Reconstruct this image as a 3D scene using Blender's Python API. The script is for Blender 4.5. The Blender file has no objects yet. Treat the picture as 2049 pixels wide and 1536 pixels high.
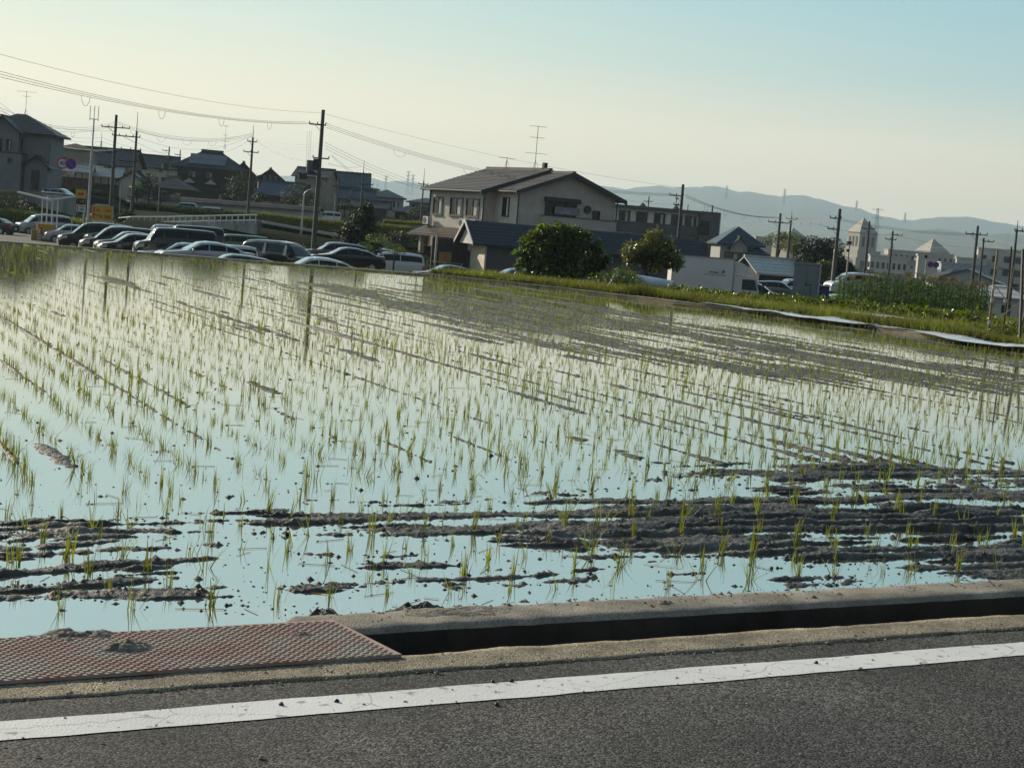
import bpy, math, random
import numpy as np
from mathutils import Vector, Matrix
random.seed(7); RNG = np.random.default_rng(11)
D = bpy.data; S = bpy.context.scene; COL = S.collection
rad = math.radians
# ------------------------------------------------------------------ camera
CW, CH, CF = 2049.0, 1536.0, 3500.0
ROLL = rad(4.7); HOR = 464.0; EYE = 1.28
PITCH = math.atan((768 - HOR) * math.cos(ROLL) / CF)
fwd = Vector((0, math.cos(PITCH), -math.sin(PITCH))); r0 = Vector((1, 0, 0)); u0 = r0.cross(fwd)
RT = r0 * math.cos(ROLL) + u0 * math.sin(ROLL); UP = -r0 * math.sin(ROLL) + u0 * math.cos(ROLL)
cd = D.cameras.new('camera'); cam = D.objects.new('camera', cd); COL.objects.link(cam)
cam.matrix_world = Matrix(((RT.x, UP.x, -fwd.x, 0), (RT.y, UP.y, -fwd.y, 0), (RT.z, UP.z, -fwd.z, EYE), (0, 0, 0, 1)))
cd.sensor_width = 36; cd.lens = CF / CW * 36; cd.clip_start = 0.1; cd.clip_end = 20000
S.camera = cam
EYEV = Vector((0, 0, EYE))
# ------------------------------------------------------------------ sky, sun, exposure
SUN_AZ = rad(135); SUN_EL = rad(21)          # azimuth counted from +X towards +Y
w = D.worlds.new('World'); S.world = w; w.use_nodes = True
nt = w.node_tree; nt.nodes.clear(); N = nt.nodes.new; LK = nt.links.new
sky = N('ShaderNodeTexSky'); sky.sky_type = 'NISHITA'; sky.sun_disc = False
sky.sun_elevation = SUN_EL; sky.sun_rotation = math.pi / 2 - SUN_AZ
sky.air_density = 1.0; sky.dust_density = 2.2; sky.ozone_density = 1.6; sky.altitude = 50
tc = N('ShaderNodeTexCoord'); sep = N('ShaderNodeSeparateXYZ'); LK(tc.outputs['Generated'], sep.inputs[0])
def sramp(stops):
    r_ = N('ShaderNodeValToRGB'); cr = r_.color_ramp; LK(sep.outputs['Z'], r_.inputs[0])
    cr.elements[0].position, cr.elements[0].color = stops[0][0], (*stops[0][1], 1); cr.elements[1].position, cr.elements[1].color = stops[-1][0], (*stops[-1][1], 1)
    for p_, c_ in stops[1:-1]: e_ = cr.elements.new(p_); e_.color = (*c_, 1)
    return r_
cool = sramp([(0, (1.1, .84, .57)), (.03, (1.0, .83, .58)), (.065, (.76, .74, .58)), (.10, (.43, .61, .60)), (.14, (.32, .56, .61)), (.26, (.36, .57, .62)), (.4, (.26, .47, .57)), (1, (.045, .11, .22))])
warm = sramp([(0, (1.2, .94, .60)), (.06, (1.08, .93, .64)), (.10, (.76, .82, .66)), (.14, (.52, .71, .68)), (.27, (.42, .66, .71)), (.4, (.30, .54, .62)), (1, (.045, .11, .22))])
dt = N('ShaderNodeVectorMath'); dt.operation = 'DOT_PRODUCT'; LK(tc.outputs['Generated'], dt.inputs[0]); dt.inputs[1].default_value = (math.cos(SUN_AZ), math.sin(SUN_AZ), 0)
dr = N('ShaderNodeMapRange'); dr.interpolation_type = 'SMOOTHSTEP'; LK(dt.outputs['Value'], dr.inputs[0]); dr.inputs[1].default_value = .42; dr.inputs[2].default_value = .93
back = sramp([(0, (.50, .56, .62)), (.15, (.42, .52, .62)), (.5, (.20, .34, .48)), (1, (.045, .11, .22))])
br_ = N('ShaderNodeMapRange'); br_.interpolation_type = 'SMOOTHSTEP'; LK(dt.outputs['Value'], br_.inputs[0]); br_.inputs[1].default_value = -.45; br_.inputs[2].default_value = .35
cb = N('ShaderNodeMixRGB'); LK(br_.outputs[0], cb.inputs[0]); LK(back.outputs[0], cb.inputs[1]); LK(cool.outputs[0], cb.inputs[2])
cw = N('ShaderNodeMixRGB'); LK(dr.outputs[0], cw.inputs[0]); LK(cb.outputs[0], cw.inputs[1]); LK(warm.outputs[0], cw.inputs[2])
sc10 = N('ShaderNodeVectorMath'); sc10.operation = 'SCALE'; LK(cw.outputs[0], sc10.inputs[0]); dk = N('ShaderNodeMapRange'); dk.interpolation_type = 'SMOOTHSTEP'; LK(dt.outputs['Value'], dk.inputs[0]); dk.inputs[1].default_value = -.7; dk.inputs[2].default_value = .6; dk.inputs[3].default_value = 4.2; dk.inputs[4].default_value = 10.4; LK(dk.outputs[0], sc10.inputs['Scale'])
mul = N('ShaderNodeMixRGB'); mul.inputs[0].default_value = .93; LK(sky.outputs[0], mul.inputs[1]); LK(sc10.outputs[0], mul.inputs[2])
# thin cirrus streaks
mp = N('ShaderNodeMapping'); mp.inputs['Scale'].default_value = (1.6, 1.6, 14); mp.inputs['Rotation'].default_value = (0.05, -.08, 0)
LK(tc.outputs['Generated'], mp.inputs[0])
cn = N('ShaderNodeTexNoise'); cn.inputs['Scale'].default_value = 1.7; cn.inputs['Detail'].default_value = 7; cn.inputs['Roughness'].default_value = .58
LK(mp.outputs[0], cn.inputs['Vector'])
crr = N('ShaderNodeValToRGB'); crr.color_ramp.elements[0].position = .5; crr.color_ramp.elements[1].position = .8
crr.color_ramp.elements[1].color = (.42, .42, .42, 1); LK(cn.outputs['Fac'], crr.inputs[0])
mc = N('ShaderNodeMixRGB'); mc.blend_type = 'MIX'; LK(crr.outputs[0], mc.inputs[0]); LK(mul.outputs[0], mc.inputs[1]); mc.inputs[2].default_value = (9.8, 9.3, 7.9, 1)
bg = N('ShaderNodeBackground'); bg.inputs[1].default_value = 0.1; LK(mc.outputs[0], bg.inputs[0])
wo = N('ShaderNodeOutputWorld'); LK(bg.outputs[0], wo.inputs[0])
sl = D.lights.new('sun', 'SUN'); sl.energy = 5.0; sl.angle = rad(.6); sl.color = (1, .86, .66)
so = D.objects.new('sun', sl); COL.objects.link(so)
sdir = Vector((math.cos(SUN_AZ) * math.cos(SUN_EL), math.sin(SUN_AZ) * math.cos(SUN_EL), math.sin(SUN_EL)))
so.rotation_euler = (-sdir).to_track_quat('-Z', 'Y').to_euler(); so.location = sdir * 60
S.view_settings.view_transform = 'Standard'; S.view_settings.look = 'None'; S.view_settings.exposure = 0.12; S.view_settings.gamma = 1
S.view_settings.use_curve_mapping = False
S.render.engine = 'CYCLES'
S.cycles.max_bounces = 8; S.cycles.volume_bounces = 0; S.cycles.transparent_max_bounces = 12

# ------------------------------------------------------------------ placing helpers
def ray(px, py): return fwd + RT * ((px - 1024.5) / CF) - UP * ((py - 768) / CF)
def gp(px, py, z=0.0):
    d = ray(px, py); return EYEV + d * ((z - EYE) / d.z)
def at(px, py, Y):
    d = ray(px, py); return EYEV + d * (Y / d.y)
DK = 3500 / 2450
def at(px, py, Y):
    d = ray(px, py); return EYEV + d * (Y * DK / d.y)
def ZS(Y): return -.07 - .0237 * Y
TH = rad(32.0); TW = rad(113.5); FU = Vector((math.cos(TH), math.sin(TH), 0)); FV = Vector((-math.sin(TH), math.cos(TH), 0))
def uv(u, v, z=0.0): return FU * u + FV * v + Vector((0, 0, z))
def sstep(x, a, b):
    t = np.clip((x - a) / (b - a), 0, 1); return t * t * (3 - 2 * t)
def _h(ix, iy, s):
    n = (ix.astype(np.int64) * 374761393 + iy.astype(np.int64) * 668265263 + s * 1274126177) & 0xffffffff
    n = ((n ^ (n >> 13)) * 1274126177) & 0xffffffff
    return ((n ^ (n >> 16)) & 0xffff) / 65535.0
def vnoise(x, y, s=0):
    x = np.asarray(x, float); y = np.asarray(y, float); ix = np.floor(x); iy = np.floor(y); fx = x - ix; fy = y - iy
    fx = fx * fx * (3 - 2 * fx); fy = fy * fy * (3 - 2 * fy)
    a = _h(ix, iy, s); b = _h(ix + 1, iy, s); c = _h(ix, iy + 1, s); d = _h(ix + 1, iy + 1, s)
    return (a + (b - a) * fx) * (1 - fy) + (c + (d - c) * fx) * fy
def fbm(x, y, o=3, s=0):
    r = 0; a = .5; t = 0
    for i in range(o): r = r + a * vnoise(x, y, s + i * 17); t += a; a *= .5; x = x * 2.03; y = y * 2.03
    return r / t

# ------------------------------------------------------------------ materials
MATS = {}
def mat(name, col, rough=.7, var=.18, vs=3.0, bump=0.0, bs=40.0, metal=0.0, spec=.5, coat=0.0, col2=None, c2s=1.2, c2lo=.45, c2hi=.65, trans=0.0, isl=0.0, emit=0, stretch=None, ior=None, bdist=.02, speck=None):
    if name in MATS: return MATS[name]
    m = D.materials.new(name); m.use_nodes = True; n = m.node_tree; b = n.nodes['Principled BSDF']
    b.inputs['Roughness'].default_value = rough; b.inputs['Metallic'].default_value = metal
    b.inputs['Specular IOR Level'].default_value = spec
    if ior: b.inputs['IOR'].default_value = ior
    if coat: b.inputs['Coat Weight'].default_value = coat; b.inputs['Coat Roughness'].default_value = .03
    co = n.nodes.new('ShaderNodeTexCoord').outputs['Object']
    if stretch:
        mpn = n.nodes.new('ShaderNodeMapping'); mpn.inputs['Scale'].default_value = stretch; n.links.new(co, mpn.inputs[0]); co = mpn.outputs[0]
    src = None
    rgb = n.nodes.new('ShaderNodeRGB'); rgb.outputs[0].default_value = (*col, 1); src = rgb.outputs[0]
    def noise(sc, det=4):
        t = n.nodes.new('ShaderNodeTexNoise'); t.inputs['Scale'].default_value = sc; t.inputs['Detail'].default_value = det
        n.links.new(co, t.inputs['Vector']); return t.outputs['Fac']
    if col2:
        t = noise(c2s, 6); rp = n.nodes.new('ShaderNodeMapRange'); rp.inputs[1].default_value = c2lo; rp.inputs[2].default_value = c2hi; n.links.new(t, rp.inputs[0])
        mx = n.nodes.new('ShaderNodeMixRGB'); n.links.new(rp.outputs[0], mx.inputs[0]); n.links.new(src, mx.inputs[1]); mx.inputs[2].default_value = (*col2, 1); src = mx.outputs[0]
    if var or isl:
        hs = n.nodes.new('ShaderNodeHueSaturation'); n.links.new(src, hs.inputs['Color'])
        t = noise(vs, 5); rp = n.nodes.new('ShaderNodeMapRange'); rp.inputs[3].default_value = 1 - var * 1.6; rp.inputs[4].default_value = 1 + var * 1.6
        rp.inputs[1].default_value = .3; rp.inputs[2].default_value = .7; n.links.new(t, rp.inputs[0]); v = rp.outputs[0]
        if isl:
            g = n.nodes.new('ShaderNodeNewGeometry'); r2 = n.nodes.new('ShaderNodeMapRange'); r2.inputs[3].default_value = 1 - isl; r2.inputs[4].default_value = 1 + isl
            n.links.new(g.outputs['Random Per Island'], r2.inputs[0]); ml = n.nodes.new('ShaderNodeMath'); ml.operation = 'MULTIPLY'
            n.links.new(v, ml.inputs[0]); n.links.new(r2.outputs[0], ml.inputs[1]); v = ml.outputs[0]
            r3 = n.nodes.new('ShaderNodeMapRange'); r3.inputs[3].default_value = .47; r3.inputs[4].default_value = .52; n.links.new(g.outputs['Random Per Island'], r3.inputs[0]); n.links.new(r3.outputs[0], hs.inputs['Hue'])
        n.links.new(v, hs.inputs['Value']); src = hs.outputs[0]
    if speck:
        vo = n.nodes.new('ShaderNodeTexVoronoi'); vo.inputs['Scale'].default_value = speck[0]; n.links.new(co, vo.inputs['Vector'])
        sp = n.nodes.new('ShaderNodeSeparateColor'); n.links.new(vo.outputs['Color'], sp.inputs[0])
        rp = n.nodes.new('ShaderNodeMapRange'); rp.inputs[3].default_value = 1 - speck[1]; rp.inputs[4].default_value = 1 + speck[1]; n.links.new(sp.outputs[0], rp.inputs[0])
        pw = n.nodes.new('ShaderNodeMath'); pw.operation = 'POWER'; n.links.new(rp.outputs[0], pw.inputs[0]); pw.inputs[1].default_value = 1.6
        mx = n.nodes.new('ShaderNodeVectorMath'); mx.operation = 'SCALE'; n.links.new(src, mx.inputs[0]); n.links.new(pw.outputs[0], mx.inputs['Scale']); src = mx.outputs[0]
        if bump:
            bp = n.nodes.new('ShaderNodeBump'); bp.inputs['Strength'].default_value = bump; bp.inputs['Distance'].default_value = bdist
            inv = n.nodes.new('ShaderNodeMath'); inv.operation = 'SUBTRACT'; inv.inputs[0].default_value = 1; n.links.new(vo.outputs['Distance'], inv.inputs[1])
            ad = n.nodes.new('ShaderNodeMath'); ad.operation = 'ADD'; n.links.new(inv.outputs[0], ad.inputs[0]); n.links.new(sp.outputs[1], ad.inputs[1])
            n.links.new(ad.outputs[0], bp.inputs['Height']); n.links.new(bp.outputs[0], b.inputs['Normal'])
    elif bump:
        bp = n.nodes.new('ShaderNodeBump'); bp.inputs['Strength'].default_value = bump; bp.inputs['Distance'].default_value = bdist
        n.links.new(noise(bs, 8), bp.inputs['Height']); n.links.new(bp.outputs[0], b.inputs['Normal'])
    n.links.new(src, b.inputs['Base Color'])
    if emit: b.inputs['Emission Strength'].default_value = emit; n.links.new(src, b.inputs['Emission Color'])
    if trans:
        tr = n.nodes.new('ShaderNodeBsdfTranslucent'); mx = n.nodes.new('ShaderNodeMixShader'); mx.inputs[0].default_value = trans
        sc = n.nodes.new('ShaderNodeVectorMath'); sc.operation = 'MULTIPLY'; n.links.new(src, sc.inputs[0]); sc.inputs[1].default_value = (2.6, 2.3, .9)
        n.links.new(sc.outputs[0], tr.inputs[0]); n.links.new(b.outputs[0], mx.inputs[1]); n.links.new(tr.outputs[0], mx.inputs[2])
        n.links.new(mx.outputs[0], n.nodes['Material Output'].inputs[0])
    MATS[name] = m; return m

ASPH = mat('asphalt', (.031, .033, .0355), .85, var=.22, vs=1.1, bump=.9, bdist=.008, speck=(140, .85), spec=.22, col2=(.044, .044, .044), c2s=1.7)
LINE = mat('road_paint', (.76, .745, .72), .6, var=.06, vs=3, bump=.5, bs=160, bdist=.005, col2=(.34, .33, .32), c2s=22, c2lo=.60, c2hi=.70)
def crack(m_, sc_, w_, st_):
    n_ = m_.node_tree; b_ = n_.nodes['Principled BSDF']; src_ = b_.inputs['Base Color'].links[0].from_socket; co_ = n_.nodes.new('ShaderNodeTexCoord').outputs['Object']
    nz = n_.nodes.new('ShaderNodeTexNoise'); nz.inputs['Scale'].default_value = 9; n_.links.new(co_, nz.inputs['Vector']); ad_ = n_.nodes.new('ShaderNodeMixRGB'); ad_.blend_type = 'ADD'; ad_.inputs[0].default_value = .07; n_.links.new(co_, ad_.inputs[1]); n_.links.new(nz.outputs['Color'], ad_.inputs[2])
    vo_ = n_.nodes.new('ShaderNodeTexVoronoi'); vo_.feature = 'DISTANCE_TO_EDGE'; vo_.inputs['Scale'].default_value = sc_; n_.links.new(ad_.outputs[0], vo_.inputs['Vector'])
    rp_ = n_.nodes.new('ShaderNodeMapRange'); rp_.inputs[1].default_value = w_ * .4; rp_.inputs[2].default_value = w_; rp_.inputs[3].default_value = st_; rp_.inputs[4].default_value = 0; n_.links.new(vo_.outputs['Distance'], rp_.inputs[0])
    mx_ = n_.nodes.new('ShaderNodeMixRGB'); n_.links.new(rp_.outputs[0], mx_.inputs[0]); n_.links.new(src_, mx_.inputs[1]); mx_.inputs[2].default_value = (.05, .048, .045, 1); n_.links.new(mx_.outputs[0], b_.inputs['Base Color'])
crack(LINE, 1.9, .005, .4)
CONC = mat('old_concrete', (.29, .255, .205), .92, var=.2, vs=4, bump=.5, bdist=.006, speck=(190, .16), col2=(.19, .17, .14), c2s=5)
STRIP = mat('sandy_concrete', (.28, .235, .165), .92, var=.2, vs=5, bump=.7, bdist=.006, speck=(190, .35), col2=(.17, .145, .10), c2s=7)
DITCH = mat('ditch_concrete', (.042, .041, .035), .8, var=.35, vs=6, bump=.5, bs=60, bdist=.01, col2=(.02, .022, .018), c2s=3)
MUD = mat('wet_mud', (.058, .056, .052), .58, var=.3, vs=7, bump=1.0, bs=60, bdist=.018, col2=(.118, .110, .098), c2s=2.5, spec=.32)
DRYMUD = mat('dry_mud', (.19, .165, .135), .9, var=.3, vs=20, bump=1, bs=90, bdist=.01)
PLATE = mat('rusty_plate', (.43, .275, .225), .78, var=.14, vs=6, bump=.25, bs=200, bdist=.002, col2=(.34, .29, .23), c2s=6, c2lo=.44, c2hi=.62)
RICE = mat('rice_leaf', (.125, .16, .022), .5, var=.1, vs=2, isl=.4, trans=.33, spec=.3)
GRASS = mat('verge_grass', (.075, .095, .014), .5, var=.3, vs=.6, isl=.4, trans=.42)
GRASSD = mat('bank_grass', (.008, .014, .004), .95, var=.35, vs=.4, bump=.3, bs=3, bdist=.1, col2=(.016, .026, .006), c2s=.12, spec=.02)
DRYG = mat('dry_grass', (.20, .15, .06), .7, var=.3, vs=.8, isl=.4, trans=.3)
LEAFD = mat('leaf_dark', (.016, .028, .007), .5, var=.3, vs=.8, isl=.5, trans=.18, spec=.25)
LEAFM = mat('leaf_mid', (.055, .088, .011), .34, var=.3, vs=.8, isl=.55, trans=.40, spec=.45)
LEAFY = mat('leaf_loquat', (.075, .092, .012), .36, var=.3, vs=.8, isl=.5, trans=.32, spec=.6)
CORN = mat('corn_leaf', (.055, .092, .012), .42, var=.3, vs=.8, isl=.5, trans=.40, spec=.3)
TASS = mat('corn_tassel', (.22, .20, .06), .7, isl=.3, trans=.3)
BARK = mat('bark', (.055, .042, .03), .9, var=.3, vs=8, bump=.6, bs=20)
POLE = mat('pole_concrete', (.085, .078, .07), .8, var=.15, vs=2)
STEEL = mat('dark_steel', (.04, .038, .036), .55, metal=.5)
WIRE = mat('wire', (.035, .034, .033), .6, var=0)
GALV = mat('galvanised', (.38, .39, .40), .45, metal=.6, var=.1)
WHITEP = mat('white_paint', (.62, .63, .63), .5, var=.08)
TYRE = mat('tyre', (.015, .015, .015), .85, var=.1)
RIM = mat('rim', (.45, .45, .46), .3, metal=.8, var=.05)
GLASS = mat('dark_glass', (.008, .010, .012), .06, var=0, spec=.4)
CGLASS = mat('car_glass', (.005, .006, .007), .05, var=0, spec=.35)
WSGLASS = mat('windscreen_glass', (.05, .075, .08), .04, var=0, spec=1.0, coat=1.0)
LAMP = mat('lamp_glass', (.55, .56, .57), .12, metal=.3, var=.05, coat=1)
TAIL = mat('tail_lamp', (.35, .01, .008), .2, var=.05, coat=1)
BLACKP = mat('black_plastic', (.014, .014, .015), .45, var=.1)
CURTAIN = mat('curtain', (.55, .54, .50), .9, var=.1)

# ------------------------------------------------------------------ mesh builder
class MB:
    def __init__(s): s.v = []; s.f = []
    def add(s, vs, fs):
        o = len(s.v); s.v += [tuple(x) for x in vs]; s.f += [tuple(i + o for i in f) for f in fs]
    def box(s, c, d, rz=0, M=None):
        x, y, z = d[0] / 2, d[1] / 2, d[2] / 2
        vs = [Vector((a * x, b * y, q * z)) for a, b, q in ((-1, -1, -1), (1, -1, -1), (1, 1, -1), (-1, 1, -1), (-1, -1, 1), (1, -1, 1), (1, 1, 1), (-1, 1, 1))]
        R = M if M else Matrix.Rotation(rz, 3, 'Z')
        vs = [R @ v + Vector(c) for v in vs]
        s.add(vs, [(0, 3, 2, 1), (4, 5, 6, 7), (0, 1, 5, 4), (1, 2, 6, 5), (2, 3, 7, 6), (3, 0, 4, 7)]); return s
    def cyl(s, a, b, r1, r2=None, n=8, cap=True):
        a = Vector(a); b = Vector(b); r2 = r1 if r2 is None else r2
        d = (b - a).normalized(); x = d.orthogonal().normalized(); y = d.cross(x)
        vs = []
        for p, r in ((a, r1), (b, r2)):
            for i in range(n):
                t = 2 * math.pi * i / n; vs.append(p + (x * math.cos(t) + y * math.sin(t)) * r)
        fs = [(i, (i + 1) % n, n + (i + 1) % n, n + i) for i in range(n)]
        if cap: fs += [tuple(range(n))[::-1], tuple(range(n, 2 * n))]
        s.add(vs, fs); return s
    def tube(s, pts, r, n=4):
        pts = [Vector(p) for p in pts]; rs = r if isinstance(r, (list, tuple)) else [r] * len(pts)
        vs = []; x = None
        for i, p in enumerate(pts):
            d = (pts[min(i + 1, len(pts) - 1)] - pts[max(i - 1, 0)]).normalized()
            x = d.orthogonal().normalized() if x is None else (x - d * x.dot(d)).normalized()
            y = d.cross(x)
            for k in range(n):
                t = 2 * math.pi * k / n; vs.append(p + (x * math.cos(t) + y * math.sin(t)) * rs[i])
        fs = [(i * n + k, i * n + (k + 1) % n, (i + 1) * n + (k + 1) % n, (i + 1) * n + k) for i in range(len(pts) - 1) for k in range(n)]
        fs += [tuple(range(n))[::-1], tuple(range((len(pts) - 1) * n, len(pts) * n))]
        s.add(vs, fs); return s
    def prism(s, poly, off):   # polygon (3-D points) extruded by vector
        n = len(poly); off = Vector(off); a = [Vector(p) for p in poly]; b = [p + off for p in a]
        s.add(a + b, [tuple(range(n))[::-1], tuple(range(n, 2 * n))] + [(i, (i + 1) % n, n + (i + 1) % n, n + i) for i in range(n)]); return s
    def quad(s, a, b, c, d): s.add([a, b, c, d], [(0, 1, 2, 3)]); return s
    def slope(s, a, b, c, d, n=8, t=.05, th=.12):      # roof plane: a,b eave; c,d ridge (c above b)
        a, b, c, d = map(Vector, (a, b, c, d)); nr = (b - a).cross(d - a)
        if nr.length < 1e-6: nr = (b - a).cross(c - a)
        nr.normalize()
        if nr.z < 0: nr = -nr
        for i in range(n):
            t0, t1 = i / n, (i + 1) / n
            l0, l1, h0, h1 = a.lerp(d, t0), b.lerp(c, t0), a.lerp(d, t1), b.lerp(c, t1)
            s.add([l0, l1, l0 + nr * (t + .012), l1 + nr * (t + .012), h1 + nr * .012, h0 + nr * .012], [(0, 1, 3, 2), (2, 3, 4, 5)])
        dn = Vector((0, 0, -th)); s.add([a, b, c, d, a + dn, b + dn, c + dn, d + dn], [(7, 6, 5, 4), (0, 4, 5, 1), (1, 5, 6, 2), (3, 2, 6, 7), (0, 3, 7, 4)]); return s
    def mesh(s, name, m, smooth=False):
        me = D.meshes.new(name); me.from_pydata([tuple(v) for v in s.v], [], s.f); me.update()
        if m: me.materials.append(m)
        if smooth: me.polygons.foreach_set('use_smooth', [True] * len(me.polygons))
        return me
    def build(s, name, m, parent=None, smooth=False, loc=None, label=None):
        return link(name, s.mesh(name, m, smooth), parent, loc, label)
def link(name, me, parent=None, loc=None, label=None):
    o = D.objects.new(name, me); COL.objects.link(o)
    if parent: o.parent = parent
    if loc is not None: o.location = loc
    if label: o['label'] = label
    return o
def tag(o, label, cat=None, group=None, kind=None):
    o['label'] = label
    if cat: o['category'] = cat
    if group: o['group'] = group
    if kind: o['kind'] = kind
    return o
def thing(name, label, cat, loc=(0, 0, 0), rz=0, group=None):
    o = D.objects.new(name, None); COL.objects.link(o); o.location = loc; o.rotation_euler = (0, 0, rz); o.empty_display_size = .2
    return tag(o, label, cat, group)
def struct(o, label=None):
    o['kind'] = 'structure'
    if label: o['label'] = label
    return o
def arrmesh(name, V, F, m, smooth=False):      # numpy verts (n,3), faces (k,3|4)
    me = D.meshes.new(name); V = np.asarray(V, np.float32); F = np.asarray(F, np.int32); k = F.shape[1]
    me.vertices.add(len(V)); me.vertices.foreach_set('co', V.ravel()); me.loops.add(F.size); me.loops.foreach_set('vertex_index', F.ravel())
    me.polygons.add(len(F)); me.polygons.foreach_set('loop_start', np.arange(len(F), dtype=np.int32) * k)
    me.polygons.foreach_set('loop_total', np.full(len(F), k, np.int32))
    if smooth: me.polygons.foreach_set('use_smooth', np.ones(len(F), bool))
    me.update(calc_edges=True); me.validate()
    if m: me.materials.append(m)
    return me
def copy_tree(o, parent=None):
    c = o.copy(); COL.objects.link(c)
    if parent: c.parent = parent
    for ch in [x for x in KIDS(o)]: copy_tree(ch, c)
    return c
def KIDS(o): return [x for x in o.children]

# ================================================================== GROUND
WZ = -0.10
SIDE_Y = [0, 7.3, 24, 31.5, 38.3, 44, 47.9]; SIDE_X = [23.3, 20, 12.5, 9.14, 6.1, 2.0, -2.6]
def xside(y): return np.interp(y, SIDE_Y, SIDE_X)
def yfar(x): return 46.1 + (x + 13.7) * .162
def infield(x, y, m=0.0): return (x < xside(y) - m) & (y < yfar(x) - m)
def carpark(x): return np.interp(x, [-24, -13], [-2.3, -2.65])
def terrain(x, y):
    x = np.asarray(x, float); y = np.asarray(y, float)
    a = x / np.maximum(y, 1); L = 1 - sstep(a, -.046, -.02)
    prof = np.interp(y, [127, 138.5, 143, 154, 178, 200, 226, 250, 285, 430, 900, 3000], [0, 2.0, 2.1, 2.3, 2.6, 2.85, 3.2, 3.9, 4.4, 5, 5.5, 0])
    profl = np.interp(y, [150, 156, 168, 169.5, 172.5, 190, 285, 430, 900, 3000], [0, 1.1, 1.5, 1.55, 3.5, 3.7, 4.4, 5, 5.5, 0]); fl_ = 1 - sstep(a, -.238, -.226); prof = prof * (1 - fl_) + profl * fl_
    left = carpark(x) + .05; beyond = y - yfar(x)
    left = np.where(beyond < 12, -.12 + (left + .12) * sstep(beyond, .6, 9), left)
    right = np.interp(y, [36, 44, 55, 70, 100, 130, 200, 350, 700, 1500, 5000], [-.06, -.12, -.35, -.75, -2.0, -2.9, -5.0, -9, -14, -18, -4])
    r = sstep(x - (-2.6 + (y - 48) * -.02), -1, 5); z = left * (1 - r) + right * r
    z = z + L * prof + (fbm(x * .12, y * .12, 3, 5) - .5) * .5 * sstep(y, 132, 150)
    u = x * FU.x + y * FU.y; v = x * FV.x + y * FV.y
    low = (infield(x, y, .9)) & (v > 3) | (v <= 5.5)
    return np.where(low, -1.4, z)
gx = np.concatenate([-np.geomspace(6500, 72, 24), np.arange(-70, 70, 1.6), np.geomspace(72, 6500, 24)])
gy = np.concatenate([-np.geomspace(300, 30, 5), np.arange(-25, 300, 1.6), np.geomspace(305, 9000, 32)])
X, Y = np.meshgrid(gx, gy); Z = terrain(X, Y); nx, ny = len(gx), len(gy)
idx = np.arange(nx * ny).reshape(ny, nx)
F = np.stack([idx[:-1, :-1], idx[:-1, 1:], idx[1:, 1:], idx[1:, :-1]], -1).reshape(-1, 4)
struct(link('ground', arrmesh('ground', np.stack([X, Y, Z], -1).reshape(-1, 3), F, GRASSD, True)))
# car park tarmac laid over it
TARMAC = mat('carpark_tarmac', (.085, .08, .074), .9, var=.15, vs=.5, bump=.4, bs=30)
cu = np.arange(-60, 70, 2.0); cv = np.arange(50.0, 150, 2.0); A, B = np.meshgrid(cu, cv)
Xp = A * 1.0; Yp = B * 1.0; keep = ((Yp < 126.5) | ((Yp < 149.5) & (Xp / Yp < -.242))) & (Yp > yfar(Xp) + 9.5) & (Xp < 2.5)
Zp = carpark(Xp) + .10; idx = np.arange(A.size).reshape(A.shape)
F = np.stack([idx[:-1, :-1], idx[:-1, 1:], idx[1:, 1:], idx[1:, :-1]], -1).reshape(-1, 4)
F = F[keep.ravel()[F].all(1)]
struct(link('car_park_surface', arrmesh('car_park_surface', np.stack([Xp, Yp, Zp], -1).reshape(-1, 3), F, TARMAC)))

# ---- road, line, edge strip, ditch, kerb
def uvstrip(name, v0, v1, z, m, u0=-25, u1=60, du=.05, dv=None, dz=0.0, jit=0.0, seed=0, skirt=0.0):
    us = np.arange(u0, u1, du); k = max(1, int((v1 - v0) / (dv or (v1 - v0)))); vs = np.linspace(v0, v1, k + 1)
    A, B = np.meshgrid(us, vs)
    if jit:
        B = B.copy(); B[0] += (fbm(us * 6, us * 0 + seed, 4, seed) - .5) * jit; B[-1] += (fbm(us * 6, us * 0 + seed + 9, 4, seed + 3) - .5) * jit
    Zz = z + ((fbm(A * 9, B * 9, 4, seed) - .5) * dz if dz else 0 * A)
    V = np.stack([A * FU.x + B * FV.x, A * FU.y + B * FV.y, Zz], -1).reshape(-1, 3)
    idx = np.arange(A.size).reshape(A.shape); F = np.stack([idx[:-1, :-1], idx[:-1, 1:], idx[1:, 1:], idx[1:, :-1]], -1).reshape(-1, 4)
    if skirt:
        n = len(us); b0 = V[:n].copy(); b0[:, 2] -= skirt; b1 = V[-n:].copy(); b1[:, 2] -= skirt; o = len(V); V = np.concatenate([V, b0, b1]); i = np.arange(n - 1)
        F = np.concatenate([F, np.stack([o + i, o + i + 1, i + 1, i], -1), np.stack([o - n + i, o - n + i + 1, o + n + i + 1, o + n + i], -1)])
    return struct(link(name, arrmesh(name, V, F, m, bool(dz))))
uvstrip('road', -14, 4.285, 0, ASPH, du=.04, dv=3, jit=.05, seed=2, skirt=.5)
uvstrip('road_edge_line', 3.982, 4.135, .0022, LINE, du=.02, jit=.018, seed=4)
uvstrip('edging_strip', 4.30, 4.485, .003, STRIP, du=.012, dv=.03, dz=.008, jit=.03, seed=6, skirt=.05)
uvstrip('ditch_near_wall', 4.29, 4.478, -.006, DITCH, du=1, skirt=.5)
uvstrip('ditch_floor', 4.2, 4.95, -.36, DITCH, du=1)
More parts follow.
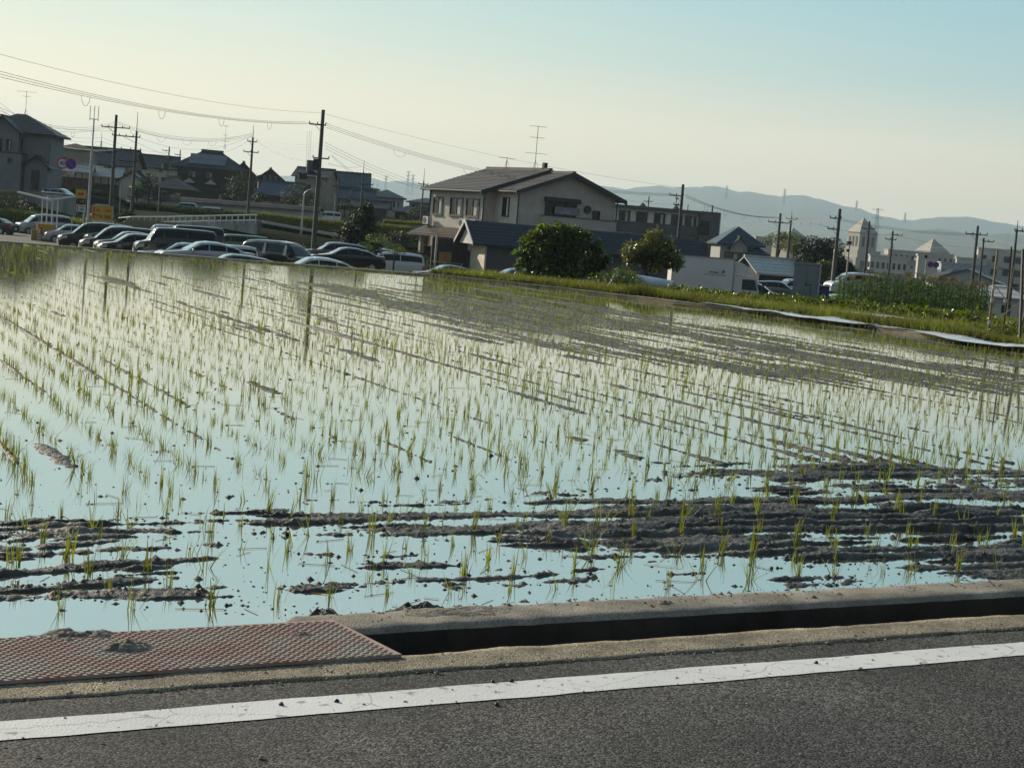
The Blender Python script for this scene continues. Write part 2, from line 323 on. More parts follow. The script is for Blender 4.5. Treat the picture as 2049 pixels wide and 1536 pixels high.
# far kerb: starts where the plate ends, with a broken chamfered end
def kerb():
    us = np.concatenate([[2.34, 2.36, 2.39], np.arange(2.42, 60, .02)]); prof = [(4.795, -.5), (4.792, -.10), (4.79, -.012), (4.802, .002), (4.84, .007), (4.90, .008), (4.96, .007), (5.01, .003), (5.04, -.008), (5.06, -.06), (5.07, -.5)]
    V = []
    for i, (pv, pz) in enumerate(prof):
        b = pv + (fbm(us * 5, us * 0 + i * .2, 4, 31) - .5) * .012; z = pz + (fbm(us * 14, us * 0 + pv * 30, 4, 33) - .5) * (.010 if 2 < i < 9 else .004)
        z = np.where(us < 2.37, z - .02, z)
        V.append(np.stack([us * FU.x + b * FV.x, us * FU.y + b * FV.y, z], -1))
    V = np.concatenate(V); n = len(us); idx = np.arange(len(V)).reshape(len(prof), n)
    F = np.stack([idx[:-1, :-1], idx[:-1, 1:], idx[1:, 1:], idx[1:, :-1]], -1).reshape(-1, 4)
    nf = 2 * (n - 1); o = link('kerb', arrmesh('kerb', V, F[nf:], CONC, False)); struct(o); link('kerb_face', arrmesh('kerb_face', V, F[:nf], DITCH, False), o)  # ditch-side face: damp staining plus its shade, both put into the dark colour
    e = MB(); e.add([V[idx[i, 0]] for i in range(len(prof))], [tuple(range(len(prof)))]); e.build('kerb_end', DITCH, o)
kerb()

# ---- paddy: mud sheet and water
def bump1(x, c, w): return np.exp(-((x - c) / w) ** 2)
# machine tracks: q (offset across the rows), half width, from/to along the rows, strength
BANDS = [(5.52, .26, 15.5, 33, 1.0), (6.35, .08, 15, 30, .7), (2.45, .09, 13.5, 22, .9), (3.2, .09, 13, 24, .9), (3.70, .09, 12.2, 15, 1.0), (1.48, .085, 8.5, 10.6, 1.5), (4.4, .06, 11.5, 17, .7), (5.25, .13, 9.2, 12.2, 1.0), (6.6, .2, 8.6, 12, .9),
         (7.1, .18, 7.8, 12, .9), (6.0, .06, 11, 15, .7), (7.6, .12, 11, 17, .8), (8.3, .13, 11, 18, .8), (4.9, .07, 17, 28, .7), (9.2, .12, 12, 18, .8), (10.2, .1, 11, 18, .8), (4.0, .1, 18, 30, .7), (1.0, .1, 14, 20, .9)]
WP = (math.cos(TW - math.pi / 2), math.sin(TW - math.pi / 2)); WW = (math.cos(TW), math.sin(TW))
def mudz(x, y, fine=True):
    u = x * FU.x + y * FU.y; v = x * FV.x + y * FV.y; q = x * WP[0] + y * WP[1]; p = x * WW[0] + y * WW[1]
    wu = u + (fbm(u * .8, v * .8, 3, 40) - .5) * .3; wv = v + (fbm(u * 1.2, v * 1.2, 3, 41) - .5) * .22; wq = q + (fbm(q * .9, p * .5, 3, 42) - .5) * .22
    h = -.036 + (fbm(u * 1.1, v * 1.1, 3, 1) - .5) * .024 + (fbm(u * 5, v * 5, 3, 2) - .5) * .016
    eu = fbm(wu * .75, wv * 9.0, 3, 3); ev = fbm(wq * 9, p * .3, 3, 4)
    hd = (1 - sstep(v, 7.0 + 1.1 * sstep(u, 4.6, 7.2) + .2 * np.sin(u * 1.7), 8.2 + 1.3 * sstep(u, 4.6, 7.2))) * sstep(v, 5.0, 5.35)
    hd = hd * (.60 + .40 * sstep(fbm(u * .8, v * 1.1, 2, 8), .30, .55)) * (.60 + .70 * sstep(fbm(u * 2.6, v * 3.4, 3, 38), .30, .62)) * (1 - .7 * (1 - sstep(v, 5.5, 5.9)))
    e2 = .45 * eu + .55 * fbm(wu * 1.0 + 9, wv * 15.0, 3, 34)
    h = h + hd * (np.clip(e2 - .44, -.06, .12) * .40 + .007 + (fbm(wu * 3, wv * 19, 3, 44) - .5) * .07)
    fl = 1.05 * sstep(u, 4.5, 5.7) * (1 - sstep(v, 6.9, 7.9)) * (1 - .8 * bump1(u, 5.6, .5) * (1 - sstep(v, 5.7, 6.1))) + 1.0 * (1 - sstep(u, 2.1, 2.9)) * bump1(v, 6.25, .30)
    h = h + fl * (.017 + (e2 - .45) * .24 + (fbm(u * 5, v * 5, 2, 45) - .5) * .04)
    kb = bump1(v, 5.04, .10 + .22 * fbm(u * 1.6, u * 0, 3, 9)) * (.35 + .65 * sstep(fbm(u * 1.1 + 4, u * 0 + 3, 2, 19), .36, .55)) * sstep(u, 2.3, 2.7)
    h = h + kb * (.072 + .05 * (fbm(u * 8, v * 8, 3, 39) - .5))
    kb2 = bump1(v, 4.95, .16) * (1 - sstep(u, 1.9, 2.3)) * sstep(fbm(u * 2.1, v * 2, 2, 29), .35, .6); h = h + kb2 * .05
    for c, w_, a, b, amp in BANDS:
        m = bump1(wq, c, w_) * sstep(p, a, a + 1.0) * (1 - sstep(p, b - 1.5, b))
        h = h + m * amp * (.024 + (ev - .5) * (.05 if w_ < .15 else .14) + (fbm(q * 9, p * 5, 2, 14) - .5) * .05)
    ed = fbm(q * .35, p * .16, 3, 12) * 2 - 1
    br = sstep(q + ed * 1.2, 7.9, 9.0) * sstep(p, 17.5 - .62 * (q - 8) + ed * 2, 20.5 - .62 * (q - 8) + ed * 2) * (1 - sstep(p + ed * 3, 32, 37)) * (1 - .85 * sstep(q + ed * .5, 15.3, 16.2))
    h = h + br * (.021 + (ev - .5) * .17 + (fbm(u * 7, v * 7, 2, 15) - .5) * .03)
    lq = (q + (fbm(q * .3, p * .7, 2, 47) - .5) * .05 - .20) / .30; kq = np.floor(lq); fq = (lq - kq - .5) * .30
    ln = np.exp(-(fq / .030) ** 2) * sstep(vnoise(kq * 7.3, p * .22, 48) + .25 * vnoise(kq * 3.1, p * 1.9, 49) + .10 * sstep(q, 4.5, 7), .66, .86)
    h = h + ln * (.030 + .02 * vnoise(q * 30, p * 6, 50)) * sstep(v, 8.0, 9.0) * (1 - .4 * sstep(p, 30, 36))
    thin = np.clip(fbm(wq * 5.5, p * .4, 3, 16) - .55, 0, 1) * .17; h = h + thin * sstep(p, 13, 19) * sstep(q, 4.2, 6.5)
    if fine:
        cl = np.clip(fbm(u * 21, v * 21, 3, 6) - .52, 0, 1); near = np.clip((h + .03) / .035, 0, 1.3)
        h = h + cl * .045 * near + np.clip(fbm(u * 15, v * 15, 2, 26) - .70, 0, 1) * .10 * (.3 + near)
        h = h + (fbm(u * 24, v * 30, 3, 27) - .5) * .026 * near
        h = np.where(h > .005, .005 + (h - .005) * .30, h)
        h = h + (fbm(u * 45, v * 45, 3, 7) - .5) * .012 * near
    return WZ + np.clip(h, -.12, .08)
NA, NY = 860, 880
aa = np.linspace(-.345, .345, NA); yy = np.geomspace(4.6, 49.5, NY); A, Yg = np.meshgrid(aa, yy); Xg = A * (Yg + 5.0)
Vg = Xg * FV.x + Yg * FV.y; Zg = mudz(Xg, Yg)
idx = np.arange(NA * NY).reshape(NY, NA); F = np.stack([idx[:-1, :-1], idx[:-1, 1:], idx[1:, 1:], idx[1:, :-1]], -1).reshape(-1, 4)
ok = ((Vg > 4.84) & infield(Xg, Yg, -.25)).ravel(); F = F[ok[F].all(1)]
used = np.unique(F); rm = np.zeros(NA * NY, np.int32); rm[used] = np.arange(len(used))
struct(link('paddy_mud', arrmesh('paddy_mud', np.stack([Xg, Yg, Zg], -1).reshape(-1, 3)[used], rm[F], MUD, True)))
wm = D.materials.new('paddy_water'); wm.use_nodes = True; n = wm.node_tree; b = n.nodes['Principled BSDF']
b.inputs['Base Color'].default_value = (.13, .125, .10, 1); b.inputs['Roughness'].default_value = .015; b.inputs['IOR'].default_value = 3.8
tcn = n.nodes.new('ShaderNodeTexCoord'); mpn = n.nodes.new('ShaderNodeMapping'); mpn.inputs['Rotation'].default_value = (0, 0, TH); mpn.inputs['Scale'].default_value = (1.2, 2.6, 1); n.links.new(tcn.outputs['Object'], mpn.inputs[0])
tn = n.nodes.new('ShaderNodeTexNoise'); tn.inputs['Scale'].default_value = 7; tn.inputs['Detail'].default_value = 4; n.links.new(mpn.outputs[0], tn.inputs['Vector'])
bp = n.nodes.new('ShaderNodeBump'); bp.inputs['Strength'].default_value = .25; bp.inputs['Distance'].default_value = .0016; n.links.new(tn.outputs['Fac'], bp.inputs['Height']); n.links.new(bp.outputs[0], b.inputs['Normal'])
gl = n.nodes.new('ShaderNodeBsdfGlossy'); gl.inputs['Roughness'].default_value = .015; gl.inputs['Color'].default_value = (.91, .91, .885, 1); n.links.new(bp.outputs[0], gl.inputs['Normal'])
mxs = n.nodes.new('ShaderNodeMixShader'); mxs.inputs[0].default_value = .55; n.links.new(b.outputs[0], mxs.inputs[1]); n.links.new(gl.outputs[0], mxs.inputs[2]); n.links.new(mxs.outputs[0], n.nodes['Material Output'].inputs[0])
m = MB(); pl = [uv(-45, 4.85, WZ), uv(22, 4.85, WZ)] + [Vector((xs_ + .1, ys_, WZ)) for ys_, xs_ in list(zip(SIDE_Y, SIDE_X))[2:]] + [Vector((-45, yfar(-45) + .1, WZ))]; m.add(pl, [tuple(range(len(pl)))]); struct(m.build('paddy_water', wm))
# levees: far concrete edge and side board
LEV = mat('levee_concrete', (.23, .22, .19), .9, var=.2, vs=3, bump=.5)
m = MB(); m.prism([(-50, yfar(-50), -1.2), (-2.5, yfar(-2.5), -1.2), (-2.5, yfar(-2.5), -.055), (-50, yfar(-50), -.055)], (0, .35, 0)); struct(m.build('far_levee', LEV))
EARTH = mat('garden_earth', (.10, .075, .045), .95, var=.3, vs=2, bump=1, bs=14, bdist=.08, col2=(.05, .065, .018), c2s=1.2)
def sidept(t, off=0.0):     # point along the side edge, t = world y, off metres outside the paddy
    x_ = float(xside(t)); x2 = float(xside(t - .6)); d = Vector((x2 - x_, -.6, 0)).normalized(); return Vector((x_, t, 0)) + Vector((-d.y, d.x, 0)) * off
def levee_side():
    ts = np.arange(5, 48.3, .3); prof = [(.02, -.9), (.04, -.035), (.3, -.01), (.8, .01), (1.5, .0), (2.6, -.04)]
    V = []
    for off_, pz in prof:
        for t in ts:
            p_ = sidept(t, off_ + (float(vnoise(t * .9, 0.0, 51)) - .5) * .05); z = pz + (float(fbm(t * .8, off_, 3, 52)) - .5) * .07 * (pz > -.5); V.append((p_.x, p_.y, z))
    V = np.array(V); idx = np.arange(len(V)).reshape(len(prof), -1); F = np.stack([idx[:-1, :-1], idx[1:, :-1], idx[1:, 1:], idx[:-1, 1:]], -1).reshape(-1, 4)
    struct(link('side_levee', arrmesh('side_levee', V, F, EARTH, True)))
levee_side()
BOARD = mat('weathered_board', (.13, .10, .075), .85, var=.3, vs=3); BOARDT = mat('board_edge', (.42, .38, .30), .8, var=.2, vs=4)
bt = thing('levee_board', 'long brown plastic levee board edging the right side of the paddy', 'levee board')
for k in range(24):
    a_, b_ = sidept(5 + k * 1.8, -.03), sidept(6.785 + k * 1.8, -.03); dz = random.uniform(-.006, .006); n_ = Vector((0, 0, 1)).cross(b_ - a_).normalized() * .02
    m = MB(); m.prism([a_ + Vector((0, 0, -.2 + dz)), b_ + Vector((0, 0, -.2 + dz)), b_ + Vector((0, 0, -.035 + dz)), a_ + Vector((0, 0, -.035 + dz))], n_); m.build('board', BOARD, bt)
    m = MB(); m.prism([a_ + Vector((0, 0, -.0345 + dz)) - n_ * .3, b_ + Vector((0, 0, -.0345 + dz)) - n_ * .3, b_ + Vector((0, 0, -.022 + dz)) - n_ * .3, a_ + Vector((0, 0, -.022 + dz)) - n_ * .3], n_ * 1.7); m.build('top_edge', BOARDT, bt)

# ---- checker plate over the ditch
pt = thing('steel_ditch_cover', 'rust-pink checkered steel plate bridging the ditch at the lower left', 'ditch cover')
m = MB(); pc = [(-1.6, 4.43), (2.475, 4.452), (2.465, 4.895), (-1.6, 4.855)]
m.prism([uv(a, b_, .004) for a, b_ in pc], (0, 0, .010)); m.build('plate', PLATE, pt)
m = MB(); pu, pv = .0300, .0300
for i in range(24, 83):
    for j in range(15):
        for s_ in (0, 1):
            cu_ = i * pu + s_ * pu / 2 + j * .0; cv_ = 4.452 + j * pv + s_ * pv / 2
            if cu_ > 2.455 or cv_ > 4.875: continue
            an = TH + rad(28 if (s_) else -28); c = uv(cu_, cv_, .0145)
            dx = Vector((math.cos(an), math.sin(an), 0)) * .0128; dy = Vector((-math.sin(an), math.cos(an), 0)) * .0034
            m.add([c - dx, c - dy, c + dx, c + dy, c - dx * .6 + Vector((0, 0, .0022)), c - dy * .4 + Vector((0, 0, .0022)), c + dx * .6 + Vector((0, 0, .0022)), c + dy * .4 + Vector((0, 0, .0022))],
                  [(0, 1, 5, 4), (1, 2, 6, 5), (2, 3, 7, 6), (3, 0, 4, 7), (4, 5, 6, 7)])
o = m.build('tread_pattern', PLATE, pt); o['kind'] = 'stuff'
def clump(name, label, cat, c, r, hgt, m, seed, asp=1.0, group=None):
    k1, k2 = 22, 44; T = np.linspace(0, 1, k1); P = np.linspace(0, 2 * np.pi, k2, endpoint=False); TT, PP = np.meshgrid(T, P, indexing='ij')
    rr = r * TT * (1 + .75 * (fbm(np.cos(PP) * 1.9 + seed, np.sin(PP) * 1.9, 3, seed) - .5)); x = rr * np.cos(PP) * asp; y = rr * np.sin(PP)
    z = hgt * (1 - TT ** 2) ** 1.0 * (.35 + 1.3 * fbm(x / r * 2.5 + 5, y / r * 2.5 + 5, 4, seed)) - .004 * (TT ** 6) + (fbm(x / r * 9, y / r * 9, 2, seed + 3) - .5) * hgt * .35 * (1 - TT)
    V = np.stack([x, y, z], -1).reshape(-1, 3); idx = np.arange(k1 * k2).reshape(k1, k2); nx_ = np.roll(idx, -1, 1)
    F = np.stack([idx[:-1], nx_[:-1], nx_[1:], idx[1:]], -1).reshape(-1, 4); o = link(name, arrmesh(name, V, F, m, True)); o.location = c; o.rotation_euler = (0, 0, TH)
    return tag(o, label, cat, group)
clump('mud_clump', 'dried grey mud clump lying on the pink steel plate', 'mud', uv(1.72, 4.70, .012), .055, .020, DRYMUD, 3, 1.5)
clump('mud_clump', 'small flat dried mud clump near the far corner of the steel plate', 'mud', uv(2.28, 4.74, .012), .030, .008, DRYMUD, 5, 1.6)
clump('mud_clump', 'brown mud mound spread over the far left edge of the steel plate', 'mud', uv(1.62, 4.87, -.02), .12, .045, DRYMUD, 8, 1.7)
clump('mud_clump', 'long dark mud lump in shallow water just past the kerb', 'mud', uv(3.03, 5.36, WZ - .01), .075, .045, MUD, 12, 2.3)
clump('mud_clump', 'rough pale mud lump in water beside the broken kerb end', 'mud', uv(2.62, 5.28, WZ - .015), .09, .055, MUD, 14, 1.5)
clump('mud_clump', 'light grey mud ridge left of the broken kerb end', 'mud', uv(1.95, 5.06, WZ - .01), .12, .055, MUD, 21, 2.0)
clump('mud_clump', 'brown leaf-like mud scrap on the pale kerb top', 'mud', uv(3.78, 4.9, .005), .03, .012, DRYMUD, 17, 1.4)
clump('mud_clump', 'dark stain of mud smeared on kerb top near the plate', 'mud', uv(2.95, 4.94, .002), .10, .012, DRYMUD, 19, 2.8)
for i, (px, py) in enumerate([(1024, 1362), (1132 / 2.93 + 600, 918 / 2.93 + 1050), (1649 / 2.93, 905 / 2.93 + 1100), (217 / 2.93 + 600, 1032 / 2.93 + 1050), (1155 / 2.93 + 600, 1408), (910 / 2.73 + 1300, 1025 / 2.73 + 950)]):
    clump('pebble', 'tiny dark pebble on the white road edge line', 'pebble', gp(px, py, .004), .006, .006, BLACKP, 40 + i, 1.3, 'pebbles on the road edge line')

# ---- rice seedlings
def blades(P, Hh, K, seg, wid, lean, rng, droop=.5, tilt=None):
    """P (n,3) foot points, Hh (n,) heights -> verts, faces(list of tris)"""
    n_ = len(P); M_ = n_ * K
    base = np.repeat(P, K, 0) + np.concatenate([rng.normal(0, .008, (M_, 2)) * (1 if wid < .02 else 3), np.zeros((M_, 1))], 1)
    h = np.repeat(Hh, K) * rng.uniform(.55, 1.08, M_); az = rng.uniform(0, 2 * np.pi, M_); ln = np.abs(rng.normal(0, lean, M_))
    dx, dy = np.cos(az), np.sin(az); wz = rng.uniform(0, 2 * np.pi, M_); wx, wy = np.cos(wz), np.sin(wz); W_ = wid * rng.uniform(.7, 1.3, M_)
    rows = []
    for s_ in range(seg + 1):
        t = s_ / seg; off = h * ln * (t + droop * t * t); z = h * (t - .35 * ln * droop * t * t)
        c = base + np.stack([dx * off, dy * off, z], 1); hw = W_ * (1 - t) ** .6 * .5
        if s_ == seg: rows.append(c[:, None, :])
        else: rows.append(np.stack([c - np.stack([wx * hw, wy * hw, hw * 0], 1), c + np.stack([wx * hw, wy * hw, hw * 0], 1)], 1))
    V = np.concatenate(rows, 1); nv = 2 * seg + 1; fs = []
    for s_ in range(seg - 1): fs += [(2 * s_, 2 * s_ + 1, 2 * s_ + 3), (2 * s_, 2 * s_ + 3, 2 * s_ + 2)]
    fs.append((2 * seg - 2, 2 * seg - 1, 2 * seg))
    F = (np.array(fs)[None] + (np.arange(M_) * nv)[:, None, None]).reshape(-1, 3)
    return V.reshape(-1, 3), F
IU, IV = np.meshgrid(np.arange(-20, 60), np.arange(0, 9)); hu = (IU * .245 + .14).ravel() + RNG.normal(0, .022, IU.size); hv = (5.64 + IV * .285).ravel() + RNG.normal(0, .022, IU.size)
hx = hu * FU.x + hv * FV.x; hy = hu * FU.y + hv * FV.y
IQ, IP = np.meshgrid(np.arange(-45, 110), np.arange(0, 330)); mq = (IQ * .30 + .05).ravel() + RNG.normal(0, .016, IQ.size); mp_ = (IP * .165).ravel() + RNG.normal(0, .02, IQ.size)
mx_ = mq * WP[0] + mp_ * WW[0]; my_ = mq * WP[1] + mp_ * WW[1]; mv = mx_ * FV.x + my_ * FV.y; k_ = (mv > 8.15) & (my_ > 3)
x = np.concatenate([hx, mx_[k_]]); y = np.concatenate([hy, my_[k_]])
keep = (np.abs(x / (y + 5)) < .325) & (y > 3) & infield(x, y, .3) & (RNG.random(x.size) > .04)
x, y = x[keep], y[keep]; z = np.maximum(mudz(x, y, False) - .005, WZ - .04); u, v = x, y
order = np.argsort(y); vis = [i for i in order if abs(x[i] / y[i]) < .295][:300]; visset = set(vis)
vr = []
for k in range(16):
    K = [6, 9, 13, 10, 7, 15, 11, 8, 5, 11, 14, 7, 10, 9, 12, 6][k]
    V_, F_ = blades(np.zeros((1, 3)), np.array([.142]), K, 5, .0050, [.11, .17, .08, .24, .14][k % 5], RNG, [.5, .9, .6, 1.1][k % 4])
    vr.append(arrmesh('rice_seedling', V_, F_, RICE))
for i in vis:
    o = link('rice_seedling', vr[random.randrange(16)]); o.location = (x[i], y[i], z[i]); s_ = random.uniform(.74, 1.10); o.scale = (s_, s_, s_ * random.uniform(.9, 1.1))
    o.rotation_euler = (random.gauss(0, .12), random.gauss(0, .12), random.uniform(0, 6.28))
    tag(o, 'young green rice seedling standing in the near rows of the flooded paddy', 'rice seedling', 'rice seedlings in the near rows')
rest = np.array([i for i in range(len(u)) if i not in visset]); dist = y[rest]
Vs, Fs, off = [], [], 0
for lo, hi, K, seg, wid in ((0, 14, 8, 4, .0055), (14, 22, 6, 3, .006), (22, 33, 4, 2, .0050), (33, 120, 3, 1, .0065)):
    q = rest[(dist >= lo) & (dist < hi)]
    if not len(q): continue
    hq = RNG.uniform(.085, .155, len(q)); V_, F_ = blades(np.stack([x[q], y[q], z[q]], 1), hq, K, seg, wid, .14, RNG, .6); Vs.append(V_); Fs.append(F_ + off); off += len(V_)
o = link('rice_seedlings_beyond', arrmesh('rice_seedlings_beyond', np.concatenate(Vs), np.concatenate(Fs), RICE)); tag(o, 'rows of small rice seedlings filling the paddy to its far edge', 'rice seedlings', kind='stuff')

# little collars of mud where each seedling was pushed in
sel = np.where((y < 30) & (RNG.random(len(y)) < .55))[0]; nn_ = len(sel); rr_ = RNG.uniform(.006, .021, nn_); a6 = np.arange(6) * np.pi / 3
ring = np.stack([x[sel][:, None] + rr_[:, None] * np.cos(a6) * 1.25 * RNG.uniform(.6, 1.3, (nn_, 6)), y[sel][:, None] + rr_[:, None] * np.sin(a6) * RNG.uniform(.6, 1.3, (nn_, 6)), np.full((nn_, 6), WZ - .003)], -1)
tipc = np.stack([x[sel], y[sel], np.full(nn_, WZ) + rr_ * RNG.uniform(.08, .35, nn_)], -1)[:, None]; Vc = np.concatenate([ring, tipc], 1).reshape(-1, 3)
Fc = (np.array([[k_, (k_ + 1) % 6, 6] for k_ in range(6)])[None] + (np.arange(nn_) * 7)[:, None, None]).reshape(-1, 3)
o = link('mud_collars', arrmesh('mud_collars', Vc, Fc, MUD, True)); tag(o, 'small dark mud bumps at the feet of the rice seedlings', 'mud', kind='stuff')

def crumbs(name, label, X_, Y_, Z_, r_, m_, cat):
    n_ = len(X_); a4 = np.arange(5) * 2 * np.pi / 5 + RNG.uniform(0, 6, (n_, 1)); R_ = r_[:, None] * RNG.uniform(.6, 1.3, (n_, 5))
    ring = np.stack([X_[:, None] + R_ * np.cos(a4) * 1.3, Y_[:, None] + R_ * np.sin(a4), np.repeat(Z_[:, None], 5, 1) - .001], -1); tip = np.stack([X_, Y_, Z_ + r_ * RNG.uniform(.4, 1.0, n_)], -1)[:, None]
    V_ = np.concatenate([ring, tip], 1).reshape(-1, 3); F_ = (np.array([[k_, (k_ + 1) % 5, 5] for k_ in range(5)])[None] + (np.arange(n_) * 6)[:, None, None]).reshape(-1, 3)
    return tag(link(name, arrmesh(name, V_, F_, m_)), label, cat, kind='stuff')
n_ = 9000; cu_ = RNG.uniform(.5, 9.5, n_); cv_ = RNG.uniform(5.08, 9.0, n_); cx_ = cu_ * FU.x + cv_ * FV.x; cy_ = cu_ * FU.y + cv_ * FV.y; cz_ = mudz(cx_, cy_); k_ = (cz_ > WZ - .012); cx_, cy_, cz_ = cx_[k_], cy_[k_], np.maximum(cz_[k_], WZ)
crumbs('mud_crumbs', 'small crumbs and clods of mud scattered over the worked headland', cx_, cy_, cz_, RNG.gamma(2.0, .0028, len(cx_)) + .002, MUD, 'mud')
n_ = 3500; cy_ = 5.9 + 26 * RNG.random(n_) ** 1.6; cx_ = cy_ * RNG.uniform(-.32, .32, n_); k_ = infield(cx_, cy_, .3) & (cx_ * FV.x + cy_ * FV.y > 5.2); cx_, cy_ = cx_[k_], cy_[k_]
crumbs('floating_debris', 'specks of mud and plant debris floating on the paddy water', cx_, cy_, np.full(len(cx_), WZ + .001), RNG.gamma(1.5, .0022, len(cx_)) + .001, MUD, 'debris')
n_ = 500; P_ = np.stack([cx_[:n_], cy_[:n_], np.full(n_, WZ + .002)], 1) + np.array([.05, .03, 0]); az_ = RNG.uniform(0, 3.14, n_); l_ = RNG.uniform(.02, .09, n_); d_ = np.stack([np.cos(az_) * l_, np.sin(az_) * l_, np.zeros(n_)], 1); e_ = np.stack([-np.sin(az_), np.cos(az_), np.zeros(n_)], 1) * .0016
V_ = np.stack([P_ - d_ - e_, P_ + d_ - e_, P_ + d_ + e_ + np.array([0, 0, .002]), P_ - d_ + e_ + np.array([0, 0, .002])], 1).reshape(-1, 3); tag(link('floating_straw', arrmesh('floating_straw', V_, np.arange(4 * n_).reshape(-1, 4), DRYG)), 'short bits of straw floating between the seedlings', 'straw', kind='stuff')
n_ = 1500; cu_ = RNG.uniform(.8, 6.2, n_); cv_ = np.where(RNG.random(n_) < .45, RNG.normal(4.31, .03, n_), RNG.uniform(3.1, 4.47, n_)); crumbs('road_grit', 'fine grit and small stones lying on the road edge', cu_ * FU.x + cv_ * FV.x, cu_ * FU.y + cv_ * FV.y, np.full(n_, .004), RNG.gamma(1.6, .0011, n_) + .0008, CONC, 'grit')
n_ = 700; cu_ = RNG.uniform(2.45, 6.4, n_); cv_ = RNG.uniform(4.86, 5.04, n_) ; crumbs('kerb_dirt', 'bits of dried mud and straw lying on the kerb top', cu_ * FU.x + cv_ * FV.x, cu_ * FU.y + cv_ * FV.y, np.full(n_, .006), RNG.gamma(1.6, .0018, n_) + .001, DRYMUD, 'dirt')

# ---- verge grasses and weeds
def scatter_grass(name, label, pts, hts, K, seg, wid, lean, m, droop=.6, cat='grass'):
    V_, F_ = blades(np.asarray(pts), np.asarray(hts), K, seg, wid, lean, RNG, droop); o = link(name, arrmesh(name, V_, F_, m)); return tag(o, label, cat, kind='stuff')
def side_pts(n_, o0, o1, t0, t1, z0=-.02):
    tt = RNG.uniform(t0, t1, n_); oo = RNG.uniform(o0, o1, n_); pts = [sidept(a_, b_) for a_, b_ in zip(tt, oo)]; P_ = np.array([(p_.x, p_.y, z0) for p_ in pts]); g_ = terrain(P_[:, 0], P_[:, 1]); P_[:, 2] = np.maximum(np.where(oo < 2.6, z0, -9), g_ - .02); return P_, tt, oo
ML = [[gp(a_, b_, .02) for a_, b_ in q_] for q_ in ([(1440, 597), (1520, 607), (1640, 622), (1720, 628), (1790, 637)], [(1470, 612), (1560, 624), (1640, 636), (1720, 646), (1800, 654), (1900, 668), (1990, 683), (2100, 700)])]
def offmulch(P_, w_=(.8, 1.1)):
    keep_ = np.ones(len(P_), bool)
    for q_, ww_ in zip(ML, w_):
        for a_, b_ in zip(q_[:-1], q_[1:]):
            d_ = np.array([b_.x - a_.x, b_.y - a_.y]); L2 = d_ @ d_; r_ = P_[:, :2] - np.array([a_.x, a_.y]); t_ = np.clip(r_ @ d_ / L2, 0, 1); ds = np.linalg.norm(r_ - t_[:, None] * d_, axis=1); keep_ &= ds > ww_ * RNG.uniform(.75, 1.1, len(P_))
    return P_[keep_]
P, tt, oo = side_pts(8500, .04, .60, 8, 47.6); hh = (.03 + .30 * np.clip(fbm(tt * .7, oo * .8, 3, 61) - .38, 0, 1) * 2) * np.where((tt > 33) & (tt < 42), 1.2, 1) + .035 + .05 * RNG.random(len(tt)) ** 2
P2, t2, o2 = side_pts(1500, .08, 1.0, 24, 33.5); P = np.concatenate([P, P2]); hh = np.concatenate([hh, .06 + .16 * RNG.random(len(P2)) ** 1.5 * (fbm(t2 * 1.4, o2, 2, 66) > .45)])
scatter_grass('levee_grass', 'yellow-green grass growing along the right-hand levee of the paddy', P, hh, 6, 3, .011, .3, GRASS)
P, tt, oo = side_pts(5200, .2, 3.2, 39.5, 48.2); scatter_grass('verge_weeds', 'bright yellow-green weeds at the far right corner of the paddy', P, RNG.uniform(.10, .26, len(P)), 7, 3, .014, .5, GRASS, 1.0)
n_ = 500; xx_ = RNG.uniform(-7, -2.5, n_); P = np.stack([xx_, yfar(xx_) + RNG.uniform(.3, .7, n_), np.full(n_, -.12)], 1); scatter_grass('far_edge_grass', 'low grass along the far edge of the paddy', P, RNG.uniform(.04, .15, len(P)), 6, 2, .012, .4, GRASS)
P, tt, oo = side_pts(14000, 1.4, 14, 27, 47.8); P = offmulch(P); scatter_grass('garden_weeds', 'mixed weeds growing between the vegetable beds beyond the levee', P, RNG.uniform(.05, .20, len(P)), 5, 2, .016, .6, GRASS, 1.0)
n_ = 6000; xx_ = RNG.uniform(1, 24, n_); yy_ = RNG.uniform(44, 76, n_); P = np.stack([xx_, yy_, terrain(xx_, yy_) - .02], 1); scatter_grass('lower_garden_weeds', 'green weeds covering the lower garden under the fruit trees', P, RNG.uniform(.1, .45, n_), 6, 2, .03, .6, GRASS, 1.0)
P, tt, oo = side_pts(3000, 1.0, 5, 22, 40); P = offmulch(P); scatter_grass('dry_stubble', 'straw-brown dry grass around the white mulch sheets', P, RNG.uniform(.03, .11, len(P)), 6, 2, .014, .7, DRYG, 1.0)

